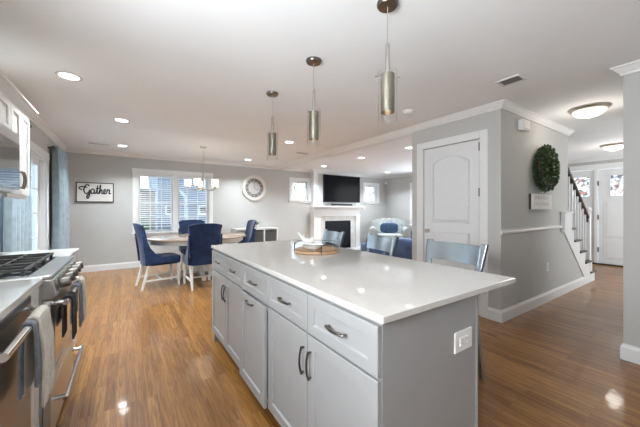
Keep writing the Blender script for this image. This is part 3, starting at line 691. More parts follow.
# centrepiece
t = thing('table_centrepiece', 'small crossed wooden stand on the dining table', 'centrepiece', (.98, 5.56, .761))
for s in (-1, 1):
    obj('crossed_slat', MB().box(.905, 1.055, 5.553+s*.009, 5.567+s*.009, .828, .842, Matrix.Rotation(s*math.radians(42), 3, 'Y'), (.98, 5.56, .822)), M['traywood'], t)
obj('stand_base', MB().box(.90, 1.06, 5.53, 5.59, .7612, .775), 'traywood', t)

def make_chair(label):
    t = thing('dining_chair', label, 'chair', (0, 0, 0), group='navy velvet chairs round the dining table')
    obj('seat', MB().soft(-.245, .245, -.235, .275, .36, .50, 7), 'navy', t, world=False, smooth=True)
    def f(u, v, k):
        a = 2*u-1; z = .37+v*.655 - (.022*abs(a)**4 if v > .9 else 0) + .012*math.cos(a*PI/2)*(v > .9)
        hw = .205+.055*v**1.3; y = -.235-.035*v-.085*v*v+ .055*a*a*(.4+.6*v)
        th = .062*(1-.25*v)*(1-.35*abs(a)**5)
        return (a*hw, y + (th/2 if k else -th/2), z)
    m = MB().slab(f, 18, 16)
    for s in (-1, 1):   # low swooping side wings that run from the back down to the seat
        pr = [(-.26, .40), (.10, .40), (.10, .475), (-.02, .50), (-.12, .56), (-.19, .65), (-.235, .76), (-.285, .86), (-.315, .86)]
        m.loops([[(s*.236, y, z) for y, z in pr], [(s*.262, y, z) for y, z in pr]])
    obj('backrest', m, 'navy', t, world=False, smooth=True, bevel=.008)
    for s in (-1, 1):
        obj('leg', MB().taper((s*.205, .235, 0), (s*.21, .225, .375), .028, .028, .048, .048), 'whitewood', t, world=False, bevel=.004)
        obj('leg', MB().taper((s*.205, -.30, 0), (s*.20, -.195, .375), .028, .028, .048, .048), 'whitewood', t, world=False, bevel=.004)
    m = MB()
    for s in (-1, 1): m.box(s*.205-.010, s*.205+.010, -.26, .225, .125, .150)
    m.box(-.195, .195, -.03, -.01, .127, .148)
    obj('stretcher', m, 'whitewood', t, world=False)
    return t
c0 = make_chair('navy velvet dining chair at the left end of the table, seen from the side')
c0.location = (.47, 5.46, 0); c0.rotation_euler = (0, 0, -PI/2+math.radians(9))
dup(c0, (1.04, 5.10, 0), math.radians(3), 'navy velvet dining chair with its back to the island')
dup(c0, (1.17, 6.31, 0), PI, 'navy velvet dining chair behind the table, in front of the window')
dup(c0, (1.93, 5.93, 0), PI/2-math.radians(4), 'navy velvet dining chair at the right end of the table, by the cube shelf')

# cube shelf with bins
t = thing('cube_shelf', 'white cube shelf along the dining wall holding charcoal bins', 'shelf', (2.80, 7.2, 0))
x0, x1, y0, y1 = 2.235, 3.375, 7.01, 7.375
m = MB(); m.box(x0, x1, y0, y1, .735, .777); m.box(x0, x1, y0, y1, .0, .04)
w = (x1-x0-.035)/3
for k in range(4): m.box(x0+k*w, x0+k*w+.035, y0, y1, .04, .735)
m.box(x0+.035, x1-.035, y0, y1, .375, .395); m.box(x0+.035, x1-.035, y1-.012, y1-.002, .04, .735)
obj('shelf_frame', m, 'trim', t)
locs = {(0, 0): 'in the bottom left cube', (1, 0): 'in the bottom middle cube', (2, 0): 'in the bottom right cube', (1, 1): 'in the top middle cube', (2, 1): 'in the top right cube'}
for (k, lv), where in locs.items():
    a = x0+.035+k*w+.012; b = x0+(k+1)*w-.012; zz = .0405 if lv == 0 else .3955
    t = thing('storage_bin', 'charcoal fabric bin %s of the white shelf' % where, 'bin', ((a+b)/2, 7.15, zz), group='charcoal bins in the cube shelf')
    obj('bin_body', MB().box(a, b, y0+.008, y1-.02, zz, zz+.30), 'bin', t, bevel=.006)
    obj('bin_handle', MB().tube([((a+b)/2-.05, y0+.006, zz+.22), ((a+b)/2-.03, y0-.004, zz+.20), ((a+b)/2+.03, y0-.004, zz+.20), ((a+b)/2+.05, y0+.006, zz+.22)], .005, 6), 'black', t)
t = thing('potted_plant', 'small leafy plant in a white pot on the cube shelf', 'plant', (2.84, 7.17, .778))
obj('pot', MB().lathe([(.04, 0), (.052, .08), (.046, .08), (.044, .068), (.001, .066)], (2.84, 7.17, .778), 20), 'ceramic', t, smooth=True)
m = MB()
for k in range(46):
    a = random.uniform(0, 2*PI); r_ = random.uniform(.02, .105); z = .778+.08+random.uniform(0, .10); c = Vector((2.84+math.cos(a)*r_, 7.17+math.sin(a)*r_*.8, z))
    u = Vector((math.cos(a), math.sin(a), random.uniform(-.2, .8))).normalized()*.028; w_ = Vector((-math.sin(a), math.cos(a), 0))*.012; h_ = u.cross(w_).normalized()*.0015
    m.loops([[c-u+h_, c+w_+h_, c+u+h_, c-w_+h_], [c-u-h_, c+w_-h_, c+u-h_, c-w_-h_]])
    m.tube([(2.84, 7.17, .845), tuple(c-u)], .0015, 4)
obj('foliage', m, 'plant', t)

# ------------------------------------------------------------------ wall decor
t = thing('lettered_sign', 'framed white wall sign with black script lettering beside the blue curtain', 'sign', (-.51, YF, 1.62))
x0, x1, z0, z1 = -.815, -.205, 1.40, 1.80
m = MB(); f = .018; m.box(x0, x1, YF-.028, YF-.001, z0, z0+f); m.box(x0, x1, YF-.028, YF-.001, z1-f, z1); m.box(x0, x0+f, YF-.028, YF-.001, z0+f, z1-f); m.box(x1-f, x1, YF-.028, YF-.001, z0+f, z1-f); obj('sign_frame', m, 'darkwood', t)
obj('sign_board', MB().box(x0+f, x1-f, YF-.016, YF-.001, z0+f, z1-f), 'paper', t)
# hand-drawn script "Gather": strokes in a unit box
def smooth_pts(P, n=6):
    out = []
    for i in range(len(P)-1):
        p0 = P[max(i-1, 0)]; p1 = P[i]; p2 = P[i+1]; p3 = P[min(i+2, len(P)-1)]
        for k in range(n):
            s = k/n; out.append(tuple(.5*((2*p1[j])+(-p0[j]+p2[j])*s+(2*p0[j]-5*p1[j]+4*p2[j]-p3[j])*s*s+(-p0[j]+3*p1[j]-3*p2[j]+p3[j])*s**3) for j in (0, 1)))
    out.append(P[-1]); return out
strokes = [
 [(.12,.62),(.05,.66),(.03,.74),(.08,.80),(.18,.80),(.26,.74)],
 [(.31,.84),(.30,.92),(.25,.94),(.19,.82),(.165,.62),(.19,.44),(.25,.40),(.31,.50),(.335,.62)],
 [(.335,.64),(.33,.40),(.315,.20),(.28,.10),(.25,.16),(.27,.30),(.33,.42),(.38,.50)],
 [(.47,.62),(.42,.68),(.375,.58),(.38,.44),(.42,.40),(.46,.50),(.475,.64),(.47,.46),(.49,.40),(.52,.46)],
 [(.52,.46),(.56,.70),(.575,.90),(.56,.60),(.555,.44),(.58,.40),(.61,.48)],
 [(.51,.70),(.57,.72),(.63,.73)],
 [(.61,.48),(.65,.74),(.66,.92),(.645,.90),(.64,.60),(.635,.40),(.65,.56),(.685,.66),(.70,.58),(.70,.44),(.72,.40),(.75,.46)],
 [(.75,.46),(.80,.54),(.81,.64),(.78,.68),(.755,.56),(.77,.42),(.81,.40),(.85,.50)],
 [(.85,.50),(.875,.68),(.89,.62),(.92,.66),(.935,.60),(.92,.46),(.94,.40),(.97,.46)]]
m = MB()
for s in strokes:
    P = smooth_pts(s); m.tube([(x0+.02+(x1-x0-.04)*(.03+.94*a), YF-.020, z0+.045+(z1-z0-.07)*b) for a, b in P], .012, 6)
obj('lettering', m, 'black', t)

cx, cz, R_ = 2.855, 1.832, .335
t = thing('wall_clock', 'large round wall clock with pale rim on the dining wall', 'clock', (cx, YF, cz))
RX = Matrix.Rotation(PI/2, 3, 'X')
def ringm(r0, r1, d0, d1, n=48):
    m = MB(); m.loops([[Vector((cx, YF, cz))+Vector((r_*math.cos(2*PI*k/n), -d, r_*math.sin(2*PI*k/n))) for k in range(n)] for r_, d in ((r1, d0), (r1, d1), (r0, d1), (r0, d0))], closed=True); return m
obj('clock_rim', ringm(.255, .335, .001, .045), 'paper', t, smooth=True)
obj('numeral_band', ringm(.165, .255, .001, .015), 'clockdark', t)
obj('clock_face', ringm(.001, .165, .001, .022), 'clockface', t)
m = MB()
for k in range(12):
    a = k*PI/6; c = Vector((cx+.21*math.cos(a), YF-.017, cz+.21*math.sin(a))); m.box(c.x-.028, c.x+.028, c.y-.003, c.y+.002, c.z-.007, c.z+.007, Matrix.Rotation(-a, 3, 'Y'))
obj('numerals', m, 'clockface', t)
m = MB(); m.box(cx-.005, cx+.005, YF-.028, YF-.023, cz, cz+.15); m.box(cx, cx+.11, YF-.028, YF-.023, cz-.006, cz+.006, Matrix.Rotation(.5, 3, 'Y'), (cx, YF, cz)); obj('clock_hands', m, 'clockdark', t)

# wreath and plaque
wx, wz = 4.53, 1.785; wy = YS-.075
t = thing('boxwood_wreath', 'round green boxwood wreath hanging on the hall wall', 'wreath', (wx, YS, wz))
obj('wreath_ring', MB().tube([(wx+.20*math.cos(a*PI/18), wy+.02, wz+.20*math.sin(a*PI/18)) for a in range(36)], .035, 8, True), 'darkwood', t)
m = MB()
for k in range(2300):
    a = random.uniform(0, 2*PI); b = random.uniform(0, 2*PI); rr = random.uniform(.05, .115)
    d = Vector((math.cos(a)*math.cos(b), math.sin(b), math.sin(a)*math.cos(b)))
    c = Vector((wx+.195*math.cos(a), wy, wz+.195*math.sin(a))) + Vector((d.x*rr, d.y*min(rr, .085)*.8, d.z*rr))
    if c.y > YS-.004: c.y = YS-.004-random.uniform(0, .03)
    u = (d+Vector((random.uniform(-.8, .8), random.uniform(-.8, .3), random.uniform(-.8, .8)))).normalized(); v = u.cross(Vector((random.uniform(-1, 1), random.uniform(-1, 1), random.uniform(-1, 1)))).normalized()
    u *= .020; v *= .010
    q = [c-u, c+v, c+u, c-v]; q = [Vector((p.x, min(p.y, YS-.002), p.z)) for p in q]
    m.b.faces.new([m.b.verts.new(p) for p in q])
obj('foliage', m, 'leaf', t)
t = thing('wall_plaque', 'small whitewashed plank sign with faded lettering hanging below the wreath', 'sign', (4.49, YS, 1.36))
obj('plaque_board', MB().box(4.185, 4.835, YS-.038, YS-.028, 1.256, 1.454), 'plankwhite', t)
obj('plaque_backing', MB().box(4.188, 4.832, YS-.0275, YS-.001, 1.258, 1.452), 'darkwood', t)
m = MB()
for row, (zz, xs) in enumerate(((1.385, (4.36, 4.40, 4.46, 4.50, 4.56, 4.62, 4.66, 4.72, 4.78)), (1.305, (4.34, 4.39, 4.44, 4.50, 4.55, 4.60, 4.65, 4.70, 4.75, 4.80)))):
    for i, x in enumerate(xs):
        x -= .09; m.box(x, x+.007, YS-.0395, YS-.0381, zz, zz+.042); m.box(x+.007, x+.027, YS-.0395, YS-.0381, zz+(i % 3)*.017, zz+.007+(i % 3)*.017)
obj('faded_lettering', m, 'lettering', t)
t = thing('door_chime', 'small square white door chime box high on the hall wall', 'chime', (3.96, YS, 2.26))
obj('chime_cover', MB().box(3.88, 4.06, YS-.065, YS-.001, 2.20, 2.325), 'plastic', t, bevel=.008)
obj('chime_grille', MB().box(3.91, 4.03, YS-.067, YS-.0652, 2.212, 2.222), 'ventgrey', t)

# ------------------------------------------------------------------ fireplace, television
t = thing('fireplace', 'white fireplace surround with tall chimney breast and black firebox', 'fireplace', (5.53, 7.2, 0))
bx0, bx1, yf = 4.63, 6.46, 7.22
m = MB(); m.box(bx0, 5.02, yf, YF-.001, 0, ZC-.001); m.box(6.04, bx1, yf, YF-.001, 0, ZC-.001); m.box(5.02, 6.04, yf, YF-.001, .93, ZC-.001)
run(m, (bx0, YF), (bx0, yf), (-1, 0), CROWN, ZC-.001, 0, 1); run(m, (bx0, yf), (bx1, yf), (0, -1), CROWN, ZC-.001, 1, 1)
for a, b in ((bx0, bx0+.05), (bx0+.17, bx0+.215), (bx1-.215, bx1-.17), (bx1-.05, bx1)): m.box(a, b, yf-.022, yf-.0005, 1.37, 2.375)
m.box(bx0, bx1, yf-.016, yf-.0005, 2.335, 2.376)
obj('chimney_breast', m, 'trim', t)
m = MB(); m.box(4.50, 6.46, 6.99, yf, 1.325, 1.372); m.box(4.53, 6.44, 7.03, yf, 1.285, 1.325); m.box(4.57, 6.42, 7.08, yf, 1.255, 1.285); obj('mantel_shelf', m, 'trim', t, bevel=.006)
m = MB(); m.box(4.60, 6.40, 7.13, yf, 1.07, 1.255); m.box(4.57, 6.42, 7.11, yf, 1.045, 1.07)
m.box(4.60, 4.84, 7.13, yf, 0, 1.045); m.box(6.23, 6.40, 7.13, yf, 0, 1.045); m.box(4.575, 4.865, 7.115, 7.13, 0, .14); m.box(6.205, 6.42, 7.115, 7.13, 0, .14)
obj('mantel_surround', m, 'trim', t, bevel=.004)
m = MB(); m.box(4.84, 5.02, 7.17, yf, 0, 1.045); m.box(6.04, 6.23, 7.17, yf, 0, 1.045); m.box(5.02, 6.04, 7.17, yf, .905, 1.045); obj('marble_slip', m, 'marble', t)
m = MB(); m.box(5.021, 5.035, 7.18, YF-.01, .03, .904); m.box(6.025, 6.039, 7.18, YF-.01, .03, .904); m.box(5.035, 6.025, YF-.02, YF-.01, .03, .904); m.box(5.035, 6.025, 7.18, YF-.02, .89, .904); m.box(5.021, 6.039, 7.18, YF-.01, .0, .03); obj('firebox', m, 'soot', t)
m = MB(); m.box(5.035, 6.025, 7.184, 7.19, .04, .06); m.box(5.035, 6.025, 7.184, 7.19, .80, .885)
for k in range(6): x = 5.10+k*.172; m.box(x, x+.012, 7.184, 7.19, .10, .80)
m.box(5.06, 6.0, 7.186, 7.188, .10, .80); obj('fire_screen', m, 'soot', t)
m = MB(); m.box(4.58, 6.52, 6.72, 7.11, .0005, .035); tag(obj('hearth_slab', m, 'marble', bevel=.004), 'low pale stone hearth slab in front of the fireplace', 'hearth')
t = thing('television', 'large black flat television mounted above the white mantel', 'television', (5.62, 7.12, 1.9))
m = MB(); m.box(4.925, 6.375, 7.10, 7.145, 1.475, 2.315); obj('tv_body', m, 'black', t, bevel=.004)
obj('screen', MB().box(4.937, 6.363, 7.0985, 7.0998, 1.490, 2.303), 'screen', t)
obj('wall_mount', MB().box(5.3, 5.95, 7.146, 7.197, 1.75, 2.1), 'black', t)
obj('status_bar', MB().box(4.94, 6.36, 7.097, 7.0999, 1.476, 1.488), 'steelgrey', t)
t = thing('soundbar', 'thin black soundbar on the mantel under the television', 'soundbar', (5.6, 7.05, 1.373))
obj('speaker_body', MB().box(5.20, 5.98, 7.02, 7.09, 1.3735, 1.425), 'black', t, bevel=.006)
obj('speaker_grille', MB().box(5.21, 5.97, 7.0185, 7.0199, 1.38, 1.418), 'screen', t)

# ------------------------------------------------------------------ living room seating
t = thing('armchair', 'wide patterned armchair with rolled arms in the living room corner', 'armchair', (7.02, 6.42, 0), math.radians(138))
# local: faces +Y
obj('seat_cushion', MB().soft(-.38, .38, -.22, .40, .30, .49, 6), 'damask', t, world=False, smooth=True)
m = MB(); m.box(-.60, .60, -.40, .36, .06, .30); obj('chair_base', m, 'damask', t, world=False, bevel=.02)
def f(u, v, k):
    a = 2*u-1; z = .30+v*.66-.10*abs(a)**3*v; y = -.33-.10*v + (.16*(1-.3*v) if k else 0)*(1-.4*abs(a)**4); return (a*(.50+.06*v), y, z)
obj('backrest', MB().slab(f, 18, 10), 'damask', t, world=False, smooth=True, bevel=.02)
for s in (-1, 1):
    m = MB(); m.box(s*.50-.09, s*.50+.09, -.36, .36, .30, .54, ); m.tube([(s*.52, -.36, .58), (s*.52, .38, .57)], .115, 16); obj('rolled_arm', m, 'damask', t, world=False, smooth=True)
    for y in (-.32, .30): obj('foot', MB().taper((s*.5, y, 0), (s*.5, y, .06), .04, .04, .06, .06), 'darkwood', t, world=False)
t2 = tag(obj('throw_pillow', MB().soft(-.29, .29, -.075, .075, -.17, .17, 3.2), 'cushion', smooth=True), 'blue lumbar pillow on the patterned armchair', 'pillow')
a = math.radians(138); t2.location = (7.02-math.sin(a)*(-.085), 6.42+math.cos(a)*(-.085), .662); t2.rotation_euler = (math.radians(-10), 0, a)

t = thing('sofa', 'navy blue velvet chaise sofa beyond the bar stools', 'sofa', (5.6, 4.1, 0))
obj('sofa_base', MB().box(4.80, 6.75, 3.62, 4.62, .06, .28), 'sofa', t, bevel=.03)
obj('chaise', MB().soft(4.80, 5.60, 4.55, 5.42, .10, .44, 7), 'sofa', t, smooth=True)
obj('arm', MB().soft(4.66, 4.90, 3.66, 4.46, .05, .66, 6), 'sofa', t, smooth=True)
obj('arm', MB().soft(6.62, 6.88, 3.66, 4.60, .05, .66, 6), 'sofa', t, smooth=True)
obj('backrest', MB().soft(4.70, 6.85, 3.46, 3.78, .10, .90, 7), 'sofa', t, smooth=True)
for a_, b_ in ((4.90, 5.75), (5.76, 6.62)):
    obj('seat_cushion', MB().soft(a_, b_, 3.78, 4.60, .27, .46, 6), 'sofa', t, smooth=True)
    obj('back_cushion', MB().soft(a_, b_, 3.70, 3.98, .44, .88, 4), 'sofa', t, smooth=True)
for x in (4.76, 6.78):
    for y in (3.70, 4.36): obj('foot', MB().taper((x, y, 0), (x, y, .08), .04, .04, .06, .06), 'darkwood', t)
t = thing('ceiling_corner_camera', 'small white camera mounted high in the living room corner', 'camera', (7.83, 7.33, 2.24))
obj('camera_mount', MB().tube([(7.86, 7.385, 2.30), (7.82, 7.33, 2.27)], .012, 8), 'ventgrey', t)
obj('camera_body', MB().ball((7.80, 7.31, 2.22), .05, (1, 1, 1.2)), 'plastic', t, smooth=True)

# ------------------------------------------------------------------ kitchen run on the left
def crown_cab(mb, x, y0, y1, z):
    """cabinet crown: out along +x and returning at y1"""
    pr = [(0, 0), (.012, 0), (.018, .012), (.045, .046), (.062, .054), (.062, .066), (0, .066)]
    rows = []
    for yy, sg in ((y0, 0), (y1, 1)):
        rows.append([(x+o, yy+o*sg, z+h) for o, h in pr])
    rows.append([(XL+.002, y1+o, z+h) for o, h in pr])
    mb.loops(rows)
UF = -.675
t = thing('upper_cabinet', 'tall white upper cabinet with two narrow doors and dark arched pulls, past the microwave', 'cabinet', (-.83, 3.05, 1.37))
m = MB(); m.box(XL+.001, UF, 2.842, 3.305, 1.365, 2.01); m.box(UF-.02, UF, 2.845, 3.302, 1.338, 1.365); obj('cabinet_body', m, 'cabw', t)
for a, sg in ((2.845, 1), (3.076, -1)):
    m = MB(); shaker(m, (UF, a, 1.368), (0, 1, 0), (1, 0, 0), .227, .638, .050); d = obj('door', m, 'cabw', t)
    pull(d, (UF+.019, 3.052-sg*.026, 1.475), (0, 0, 1), (1, 0, 0), .13, .0055)
t = thing('upper_cabinet', 'short white upper cabinet with two doors above the microwave', 'cabinet', (-.83, 2.4, 1.78))
m = MB(); m.box(XL+.001, UF, 2.02, 2.840, 1.775, 2.01); obj('cabinet_body', m, 'cabw', t)
for a in (2.023, 2.433):
    m = MB(); shaker(m, (UF, a, 1.778), (0, 1, 0), (1, 0, 0), .404, .228, .05); obj('door', m, 'cabw', t)
t = thing('upper_cabinet', 'white upper cabinet at the camera end of the kitchen wall, beyond the microwave', 'cabinet', (-.83, 1.5, 1.37))
m = MB(); m.box(XL+.001, UF, 1.15, 2.018, 1.365, 2.01); obj('cabinet_body', m, 'cabw', t)
for a in (1.153, 1.587):
    m = MB(); shaker(m, (UF, a, 1.368), (0, 1, 0), (1, 0, 0), .428, .638, .06); obj('door', m, 'cabw', t)
m = MB(); crown_cab(m, UF, 1.15, 3.305, 2.0105)
tag(obj('cabinet_crown', m, 'cabw'), 'white crown moulding along the top of the upper cabinets', 'moulding')
t = thing('microwave', 'over-range microwave with a mirror-black glass door below white cabinets', 'microwave', (-.8, 2.4, 1.38))
obj('microwave_body', MB().box(XL+.001, -.635, 2.06, 2.838, 1.375, 1.772), 'steel', t)
obj('door_glass', MB().box(-.634, -.612, 2.065, 2.833, 1.390, 1.705), 'blackglass', t, bevel=.003)
obj('vent_strip', MB().box(-.634, -.615, 2.065, 2.833, 1.708, 1.770), 'steel', t)
obj('door_handle', MB().tube([(-.612, 2.15, 1.44), (-.585, 2.15, 1.45), (-.585, 2.15, 1.65), (-.612, 2.15, 1.66)], .008, 8), 'steel', t)

CF = -.375   # base cabinet body front
def counter(y0, y1, label):
    return tag(obj('countertop', MB().box(XL+.001, -.343, y0, y1, .884, .914), 'quartz', bevel=.003), label, 'countertop', 'kitchen wall countertops')
counter(2.738, 3.31, 'short white countertop past the range, at the curtain end')
counter(.20, 1.968, 'white countertop above the dishwasher, at the camera end of the kitchen')
t = thing('base_cabinet', 'white base cabinet at the far end past the range', 'cabinet', (-.68, 3.0, 0))
m = MB(); m.box(XL+.001, CF, 2.740, 3.28, .10, .883); m.box(XL+.001, CF-.06, 2.74, 3.28, 0, .10); obj('cabinet_body', m, 'cabw', t)
m = MB(); shaker(m, (CF, 2.745, .70), (0, 1, 0), (1, 0, 0), .53, .17, .045); d = obj('drawer', m, 'cabw', t); pull(d, (CF+.019, 3.01, .785), (0, 1, 0), (1, 0, 0))
m = MB(); shaker(m, (CF, 2.745, .105), (0, 1, 0), (1, 0, 0), .53, .585); d = obj('door', m, 'cabw', t); pull(d, (CF+.019, 2.80, .60), (0, 0, 1), (1, 0, 0))
t = thing('base_cabinet', 'narrow white filler cabinet squeezed between dishwasher and range', 'cabinet', (-.68, 1.87, 0))
m = MB(); m.box(XL+.001, CF, 1.785, 1.966, .10, .883); m.box(XL+.001, CF-.06, 1.785, 1.966, 0, .10); obj('cabinet_body', m, 'cabw', t)
m = MB(); shaker(m, (CF, 1.788, .105), (0, 1, 0), (1, 0, 0), .176, .77, .045); obj('door', m, 'cabw', t)
t = thing('base_cabinet', 'white base cabinet at the camera end, before the dishwasher', 'cabinet', (-.68, .7, 0))
m = MB(); m.box(XL+.001, CF, .22, 1.165, .10, .883); m.box(XL+.001, CF-.06, .22, 1.165, 0, .10); obj('cabinet_body', m, 'cabw', t)
for a in (.223, .695):
    m = MB(); shaker(m, (CF, a, .105), (0, 1, 0), (1, 0, 0), .465, .77); obj('door', m, 'cabw', t)
M['steeldark'] = mat('dark_stainless', (0.30, 0.295, 0.29), .3, .95, var=.06, scale=8, stretch=(1, 1, 30))
t = thing('dishwasher', 'stainless dishwasher with a bar handle holding a towel', 'dishwasher', (-.68, 1.47, 0))
obj('dishwasher_body', MB().box(XL+.001, CF, 1.170, 1.782, .0, .880), 'black', t)
obj('door', MB().box(CF+.001, CF+.026, 1.174, 1.778, .11, .876), 'steeldark', t, bevel=.004)
obj('control_strip', MB().box(CF+.0262, CF+.0275, 1.18, 1.772, .845, .872), 'black', t)
DH = -.293
m = MB(); m.tube([(DH, 1.195, .828), (DH, 1.755, .828)], .014, 14)
for y in (1.225, 1.725): m.tube([(CF+.026, y, .828), (DH, y, .828)], .009, 8)
obj('bar_handle', m, 'chrome', t, smooth=True)

# range
t = thing('kitchen_range', 'stainless gas range with black grates and five front knobs', 'stove', (-.66, 2.35, 0))
y0, y1 = 1.972, 2.734
m = MB(); m.box(XL+.02, -.348, y0, y1, .04, .900); obj('range_body', m, 'steel', t)
m = MB(); m.box(XL+.02, -.31, y0, y1, .9005, .920); m.box(XL+.005, XL+.019, y0, y1, .85, .96); obj('cooktop', m, 'steel', t, bevel=.004)
obj('burner_well', MB().box(XL+.05, -.40, y0+.03, y1-.03, .9205, .925), 'blackglass', t)
m = MB(); m.prism([(-.347, .80), (-.310, .80), (-.293, .815), (-.305, .899), (-.347, .899)], 'y', y0, y1); obj('control_panel', m, 'steel', t, bevel=.003)
nrm = Vector((.99, 0, .14)).normalized(); Rk = Vector((0, 0, 1)).rotation_difference(nrm).to_matrix()
for k in range(5):
    c = (-.300, y0+.10+k*.14, .857)
    obj('knob', MB().lathe([(.030, 0), (.031, .008), (.026, .012), (.0255, .045), (.023, .05), (.001, .051)], c, 20, Rk), 'darkmetal', t, smooth=True)
for k in range(3):
    a = y0+.035+k*.2315; b = a+.2285; m = MB(); xs, xe = XL+.07, -.42
    for yy in (a+.012, (a+b)/2, b-.012): m.box(xs, xe, yy-.006, yy+.006, .946, .958)
    for i in range(5): xx = xs+(xe-xs)*i/4; m.box(xx-.006, xx+.006, a+.006, b-.006, .945, .957)
    for xx in (xs+.006, xe-.006):
        for yy in (a+.012, b-.012): m.box(xx-.008, xx+.008, yy-.008, yy+.008, .9255, .946)
    obj('grate', m, 'iron', t, bevel=.002)
for x in (-.83, -.54):
    for yy in ((y0+.15), (y0+y1)/2, y1-.15):
        obj('burner', MB().lathe([(.05, .9255), (.05, .932), (.038, .935), (.036, .941), (.001, .942)], (x, yy, 0), 20), 'iron', t, smooth=True)
m = MB(); m.box(-.346, -.316, y0+.004, y1-.004, .335, .792); d = obj('oven_door', m, 'steel', t, bevel=.004)
obj('oven_window', MB().box(-.3158, -.3145, y0+.10, y1-.10, .40, .70), 'blackglass', d)
HX = -.262
m = MB(); m.tube([(HX, y0+.03, .765), (HX, y1-.03, .765)], .013, 14)
for y in (y0+.065, y1-.065): m.tube([(-.316, y, .765), (HX, y, .765)], .012, 8)
obj('bar_handle', m, 'chrome', d, smooth=True)
d = obj('warming_drawer', MB().box(-.346, -.316, y0+.004, y1-.004, .07, .328), 'steel', t, bevel=.004)
m = MB(); m.tube([(HX, y0+.03, .262), (HX, y1-.03, .262)], .011, 14)
for y in (y0+.065, y1-.065): m.tube([(-.316, y, .262), (HX, y, .262)], .011, 8)
obj('bar_handle', m, 'chrome', d, smooth=True)

def towel(label, hx, hz, y0, y1, front, back, m, hr=.014, fold=3, amp=.006, slant=0):
    """cloth over a bar that runs along y: falls on both sides"""
    rad = hr+.005; L = front+back+PI*rad
    def f(u, v, k):
        s = v*L; th = .0035 if k else -.0035; wv = amp*math.sin(u*fold*2*PI+1.0)
        y = y0+(y1-y0)*u
        if s < front:
            drop = front-s; wob = min(1, drop/.12); x = hx+rad+th+abs(wv)*wob*1.2; z = hz-drop; y += slant*(drop)+ (.5-u)*.18*(y1-y0)*math.exp(-drop*9)
        elif s < front+PI*rad:
            a = (s-front)/rad; x = hx+(rad+th)*math.cos(a); z = hz+(rad+th)*math.sin(a); y += (.5-u)*.18*(y1-y0)
        else:
            drop = s-front-PI*rad; x = hx-rad-th-abs(wv)*min(1, drop/.12)*.35; z = hz-drop; y += (.5-u)*.18*(y1-y0)*math.exp(-drop*9)+slant*drop
        return (x, y, z)
    return tag(obj('dish_towel', MB().slab(f, 20, 44), m, smooth=True), label, 'towel', 'towels on the appliance handles')
towel('cream towel draped over the dishwasher handle', DH, .828, 1.50, 1.69, .33, .27, 'towel', fold=3, amp=.013)
towel('grey towel hanging beside the cream one on the dishwasher handle', DH, .828, 1.44, 1.49, .22, .25, 'towelgrey', fold=1)
towel('beige towel at the curtain end of the oven handle', HX, .765, 2.50, 2.64, .26, .22, 'towel', .013, fold=3, amp=.009)
towel('grey towel next to the beige one on the oven handle', HX, .765, 2.34, 2.475, .25, .22, 'towelgrey', .013, fold=2)
towel('black towel at the dishwasher end of the oven handle', HX, .765, 2.06, 2.18, .22, .20, 'towelblack', .013, fold=2)

# ------------------------------------------------------------------ curtains
RX_, RZ = -.925, 2.215
for y0, y1, lab in ((3.74, 4.62, 'short dark curtain rod hidden behind the upper cabinets'), (5.98, 7.12, 'short dark curtain rod in the room corner above the blue-grey curtain')):
    t = thing('curtain_rod', lab, 'curtain rod', (RX_, (y0+y1)/2, RZ))
    obj('rod', MB().tube([(RX_, y0, RZ), (RX_, y1, RZ)], .012, 12), 'ventdark', t, smooth=True)
    for y in (y0, y1): obj('finial', MB().ball((RX_, y, RZ), .026), 'ventdark', t, smooth=True)
    for y in (y0+.05, y1-.05): obj('bracket', MB().tube([(XL+.001, y, RZ), (RX_-.012, y, RZ)], .010, 8), 'ventdark', t)
def curtain(label, y0, y1, waves, amp, seed):
    rnd = random.Random(seed); ph = rnd.uniform(0, 6)
    def f(u, v, k):
        z = .02+v*(RZ+.045-.02); s = 1-v
        a = amp*(.75+.35*s); x = RX_+.0+a*math.sin(u*waves*2*PI+ph+.5*math.sin(s*3+u*5))+ .010*math.sin(u*waves*4*PI+s*4)
        y = y0+(y1-y0)*(u+ .012*math.sin(s*5+u*9))
        return (x+(.0025 if k else -.0025), y, z)
    t = thing('curtain', label, 'curtain', ((RX_), (y0+y1)/2, 0), group='blue-grey curtains of the sliding door')
    obj('curtain_panel', MB().slab(f, int(waves*14), 24), 'curtain', t, smooth=True)
    m = MB(); n = int(waves*2)
    for k in range(n):
        yy = y0+(y1-y0)*(k+.5)/n
        m.tube([(RX_+.024*math.cos(a*PI/8), yy, RZ+.024*math.sin(a*PI/8)) for a in range(16)], .004, 6, True)
    obj('grommet', m, 'steelgrey', t)
curtain('blue-grey curtain panel behind the range, left of the sliding door', 3.86, 4.54, 5, .034, 3)
curtain('blue-grey curtain panel in the room corner beside the lettered sign', 6.06, 7.04, 6, .052, 8)

